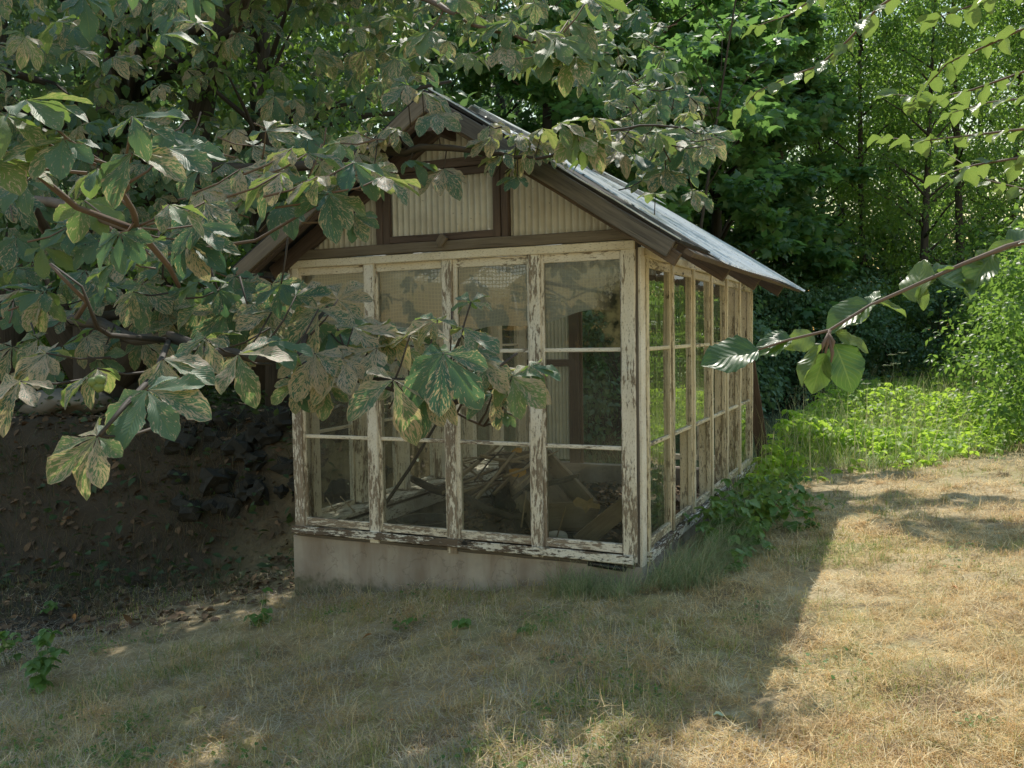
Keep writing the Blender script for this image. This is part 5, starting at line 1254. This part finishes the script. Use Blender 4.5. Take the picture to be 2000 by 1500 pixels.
seedling(806, 1226, 'tiny dim seedling below the plinth, left of the bright ones', 2, .045, .05)
seedling(765, 1230, 'smallest dark seedling at the foot of the plinth below the second front window', 2, .035, .04)
seedling(495, 1222, 'bushy seedling in the shade just left of the plinth corner', 5, .075, .10, 2)
seedling(518, 1185, 'single leaning seedling close to the left plinth corner', 2, .06, .12)
seedling(60, 1350, 'tall leafy sapling near the left edge of the lawn', 7, .075, .30, 3)
seedling(15, 1300, 'dim sapling at the very left edge of the lawn', 4, .07, .2, 2)
seedling(70, 1200, 'low seedling under the bank at far left', 4, .06, .1, 2)
seedling(1440, 1115, 'yellow-green sprig in front of the bramble bush', 3, .05, .12, 2)
seedling(1560, 905, 'yellow-green sprig at the near edge of the meadow', 7, .07, .22, 4)
# umbellifers in the meadow
def umbel(px, d, H, label):
    p = U(px, 700, d); x, y = p[0], p[1]; s = Plant('cow_parsley', label, 'wildflower', x, y, 'umbel-flowered weeds in the meadow', 'meadow')
    s.stem([Vector((0, 0, 0)), Vector((.02, 0, H*.5)), Vector((0, .02, H))], .006); fb_ = MB()
    for k in range(4):
        e = Vector((rng.normal(0, .10), rng.normal(0, .10), H-rng.uniform(-.08, .18))); s.stem([Vector((.01, 0, H*.55)), (Vector((.01, 0, H*.7))+e)/2, e], .003)
        for q in range(16):
            a = rng.uniform(0, 6.283); r = .07*math.sqrt(rng.random()); c = e+Vector((r*math.cos(a), r*math.sin(a), .015+rng.normal(0, .004)))
            s.b.tube([e, c], [.0015, .001], 3); n = 6
            fb_.add([c]+[c+Vector((.013*math.cos(6.283*i/n), .013*math.sin(6.283*i/n), .004*(i % 2))) for i in range(n)], [(0, i+1, (i+1) % n+1) for i in range(n)])
    for k in range(4): s.tri((rng.normal(0, .05), rng.normal(0, .05), H*rng.uniform(.2, .6)), rng.uniform(0, 6.28), .12, -.2)
    s.done(); kind(fb_.build('flower_head', M['umbel'], s.t), 'stuff')
M['umbel'] = plain('cream_flower', (.55, .58, .38), .7, .15, 60)
umbel(1745, 12.5, .98, 'tallest cream umbel-flowered weed standing in the meadow behind the beech twig')
umbel(1870, 13.2, .85, 'cream umbel-flowered weed at the right of the shaded back of the meadow')
umbel(1690, 11.5, .72, 'shorter umbel-flowered weed just behind the hanging beech leaves')
umbel(1925, 12.2, .80, 'umbel-flowered weed beside the bright bushes at right')
# fallen leaves and cones on the lawn
def fallen(px, py, r, mat, label, name='fallen_leaf', cat='leaf', grp=None):
    p = at(px, py, 0)
    for _ in range(6): p = at(px, py, float(gz(p.x, p.y))+.03)
    lv = OV_MID[int(rng.integers(2))]; V = lv[0]*r*1.6*np.array([.7, 1, 1.6]); b = MB(); b.add([tuple(v-np.array([0, r*.8, 0])) for v in V], lv[1], [[tuple(lv[2][i]) for i in f] for f in lv[1]], (rng.random(), rng.random(), rng.random(), 1))
    o = b.build(name, mat, None, True); o.location = p; o.rotation_euler = (rng.normal(0, .25), rng.normal(0, .25), rng.uniform(0, 6.28)); tag(o, label, cat, grp)
LY = plain('yellow_dead_leaf', (.46, .36, .14), .6, .2, 30); LP = plain('pale_dead_leaf', (.52, .58, .36), .6, .2, 30); LB = plain('brown_dead_leaf', (.28, .13, .06), .7, .3, 30); LO = plain('orange_dead_leaf', (.45, .20, .06), .7, .3, 30)
fallen(1418, 1398, .062, LP, 'large pale green fallen leaf on the sunlit lawn')
fallen(1484, 1412, .03, LB, 'small brown fallen leaf right of the pale green leaf')
fallen(1300, 1306, .02, LB, 'dark brown fallen leaf at the edge of the greenhouse shadow')
fallen(1553, 1138, .018, LY, 'small yellow fallen leaf on the lawn right of the long grass')
fallen(335, 1492, .05, LO, 'orange-brown fallen leaf at the bottom edge of the lawn')
fallen(716, 1240, .04, LO, 'orange curled fallen leaf below the plinth')
fallen(458, 1446, .025, LY, 'yellow-green fallen leaf on the shaded lawn')
fallen(385, 1385, .06, LY, 'long dry tan fallen leaf on the shaded lawn')
fallen(145, 1205, .04, LO, 'brown fallen leaf under the bank at left')
fallen(672, 1390, .018, LY, 'tiny yellow fallen leaf on the shaded lawn')
fallen(766, 1405, .018, LO, 'tiny orange fallen leaf on the shaded lawn')
fallen(1865, 1145, .03, LO, 'reddish fallen leaf on the sunlit lawn at right')
# ------------------------------------------------------------------ light and render
w = bpy.data.worlds.new('World'); S.world = w; w.use_nodes = True
nt = w.node_tree; nt.nodes.clear()
sky = nt.nodes.new('ShaderNodeTexSky'); sky.sky_type = 'NISHITA'; sky.sun_disc = False
ELEV = R_(54); sdx, sdy = -.40, .9165
AZ = math.atan2(sdx, sdy)
sky.sun_elevation = ELEV; sky.sun_rotation = AZ
sky.air_density = 2.6; sky.dust_density = 0.0; sky.ozone_density = 1.3
bg = nt.nodes.new('ShaderNodeBackground'); bg.inputs[1].default_value = .15
out = nt.nodes.new('ShaderNodeOutputWorld'); nt.links.new(sky.outputs[0], bg.inputs[0]); nt.links.new(bg.outputs[0], out.inputs[0])
sl = bpy.data.lights.new('sun', 'SUN'); sl.energy = 5.0; sl.angle = R_(.53); sl.color = (1.0, .94, .83)
so = bpy.data.objects.new('sun', sl); COL.objects.link(so)
dv = Vector((sdx*math.cos(ELEV), sdy*math.cos(ELEV), math.sin(ELEV)))
so.rotation_euler = dv.to_track_quat('Z', 'Y').to_euler(); so.location = dv*60
S.view_settings.view_transform = 'Standard'; S.view_settings.look = 'None'; S.view_settings.exposure = 0; S.view_settings.gamma = 1
S.render.engine = 'CYCLES'
cy = S.cycles
cy.use_denoising = True
try: cy.denoiser = 'OPENIMAGEDENOISE'
except Exception: pass
cy.max_bounces = 10; cy.diffuse_bounces = 5; cy.glossy_bounces = 4; cy.transmission_bounces = 8; cy.transparent_max_bounces = 24
cy.caustics_reflective = False; cy.caustics_refractive = False
cy.use_adaptive_sampling = True; cy.adaptive_threshold = .02
cy.sample_clamp_indirect = 6
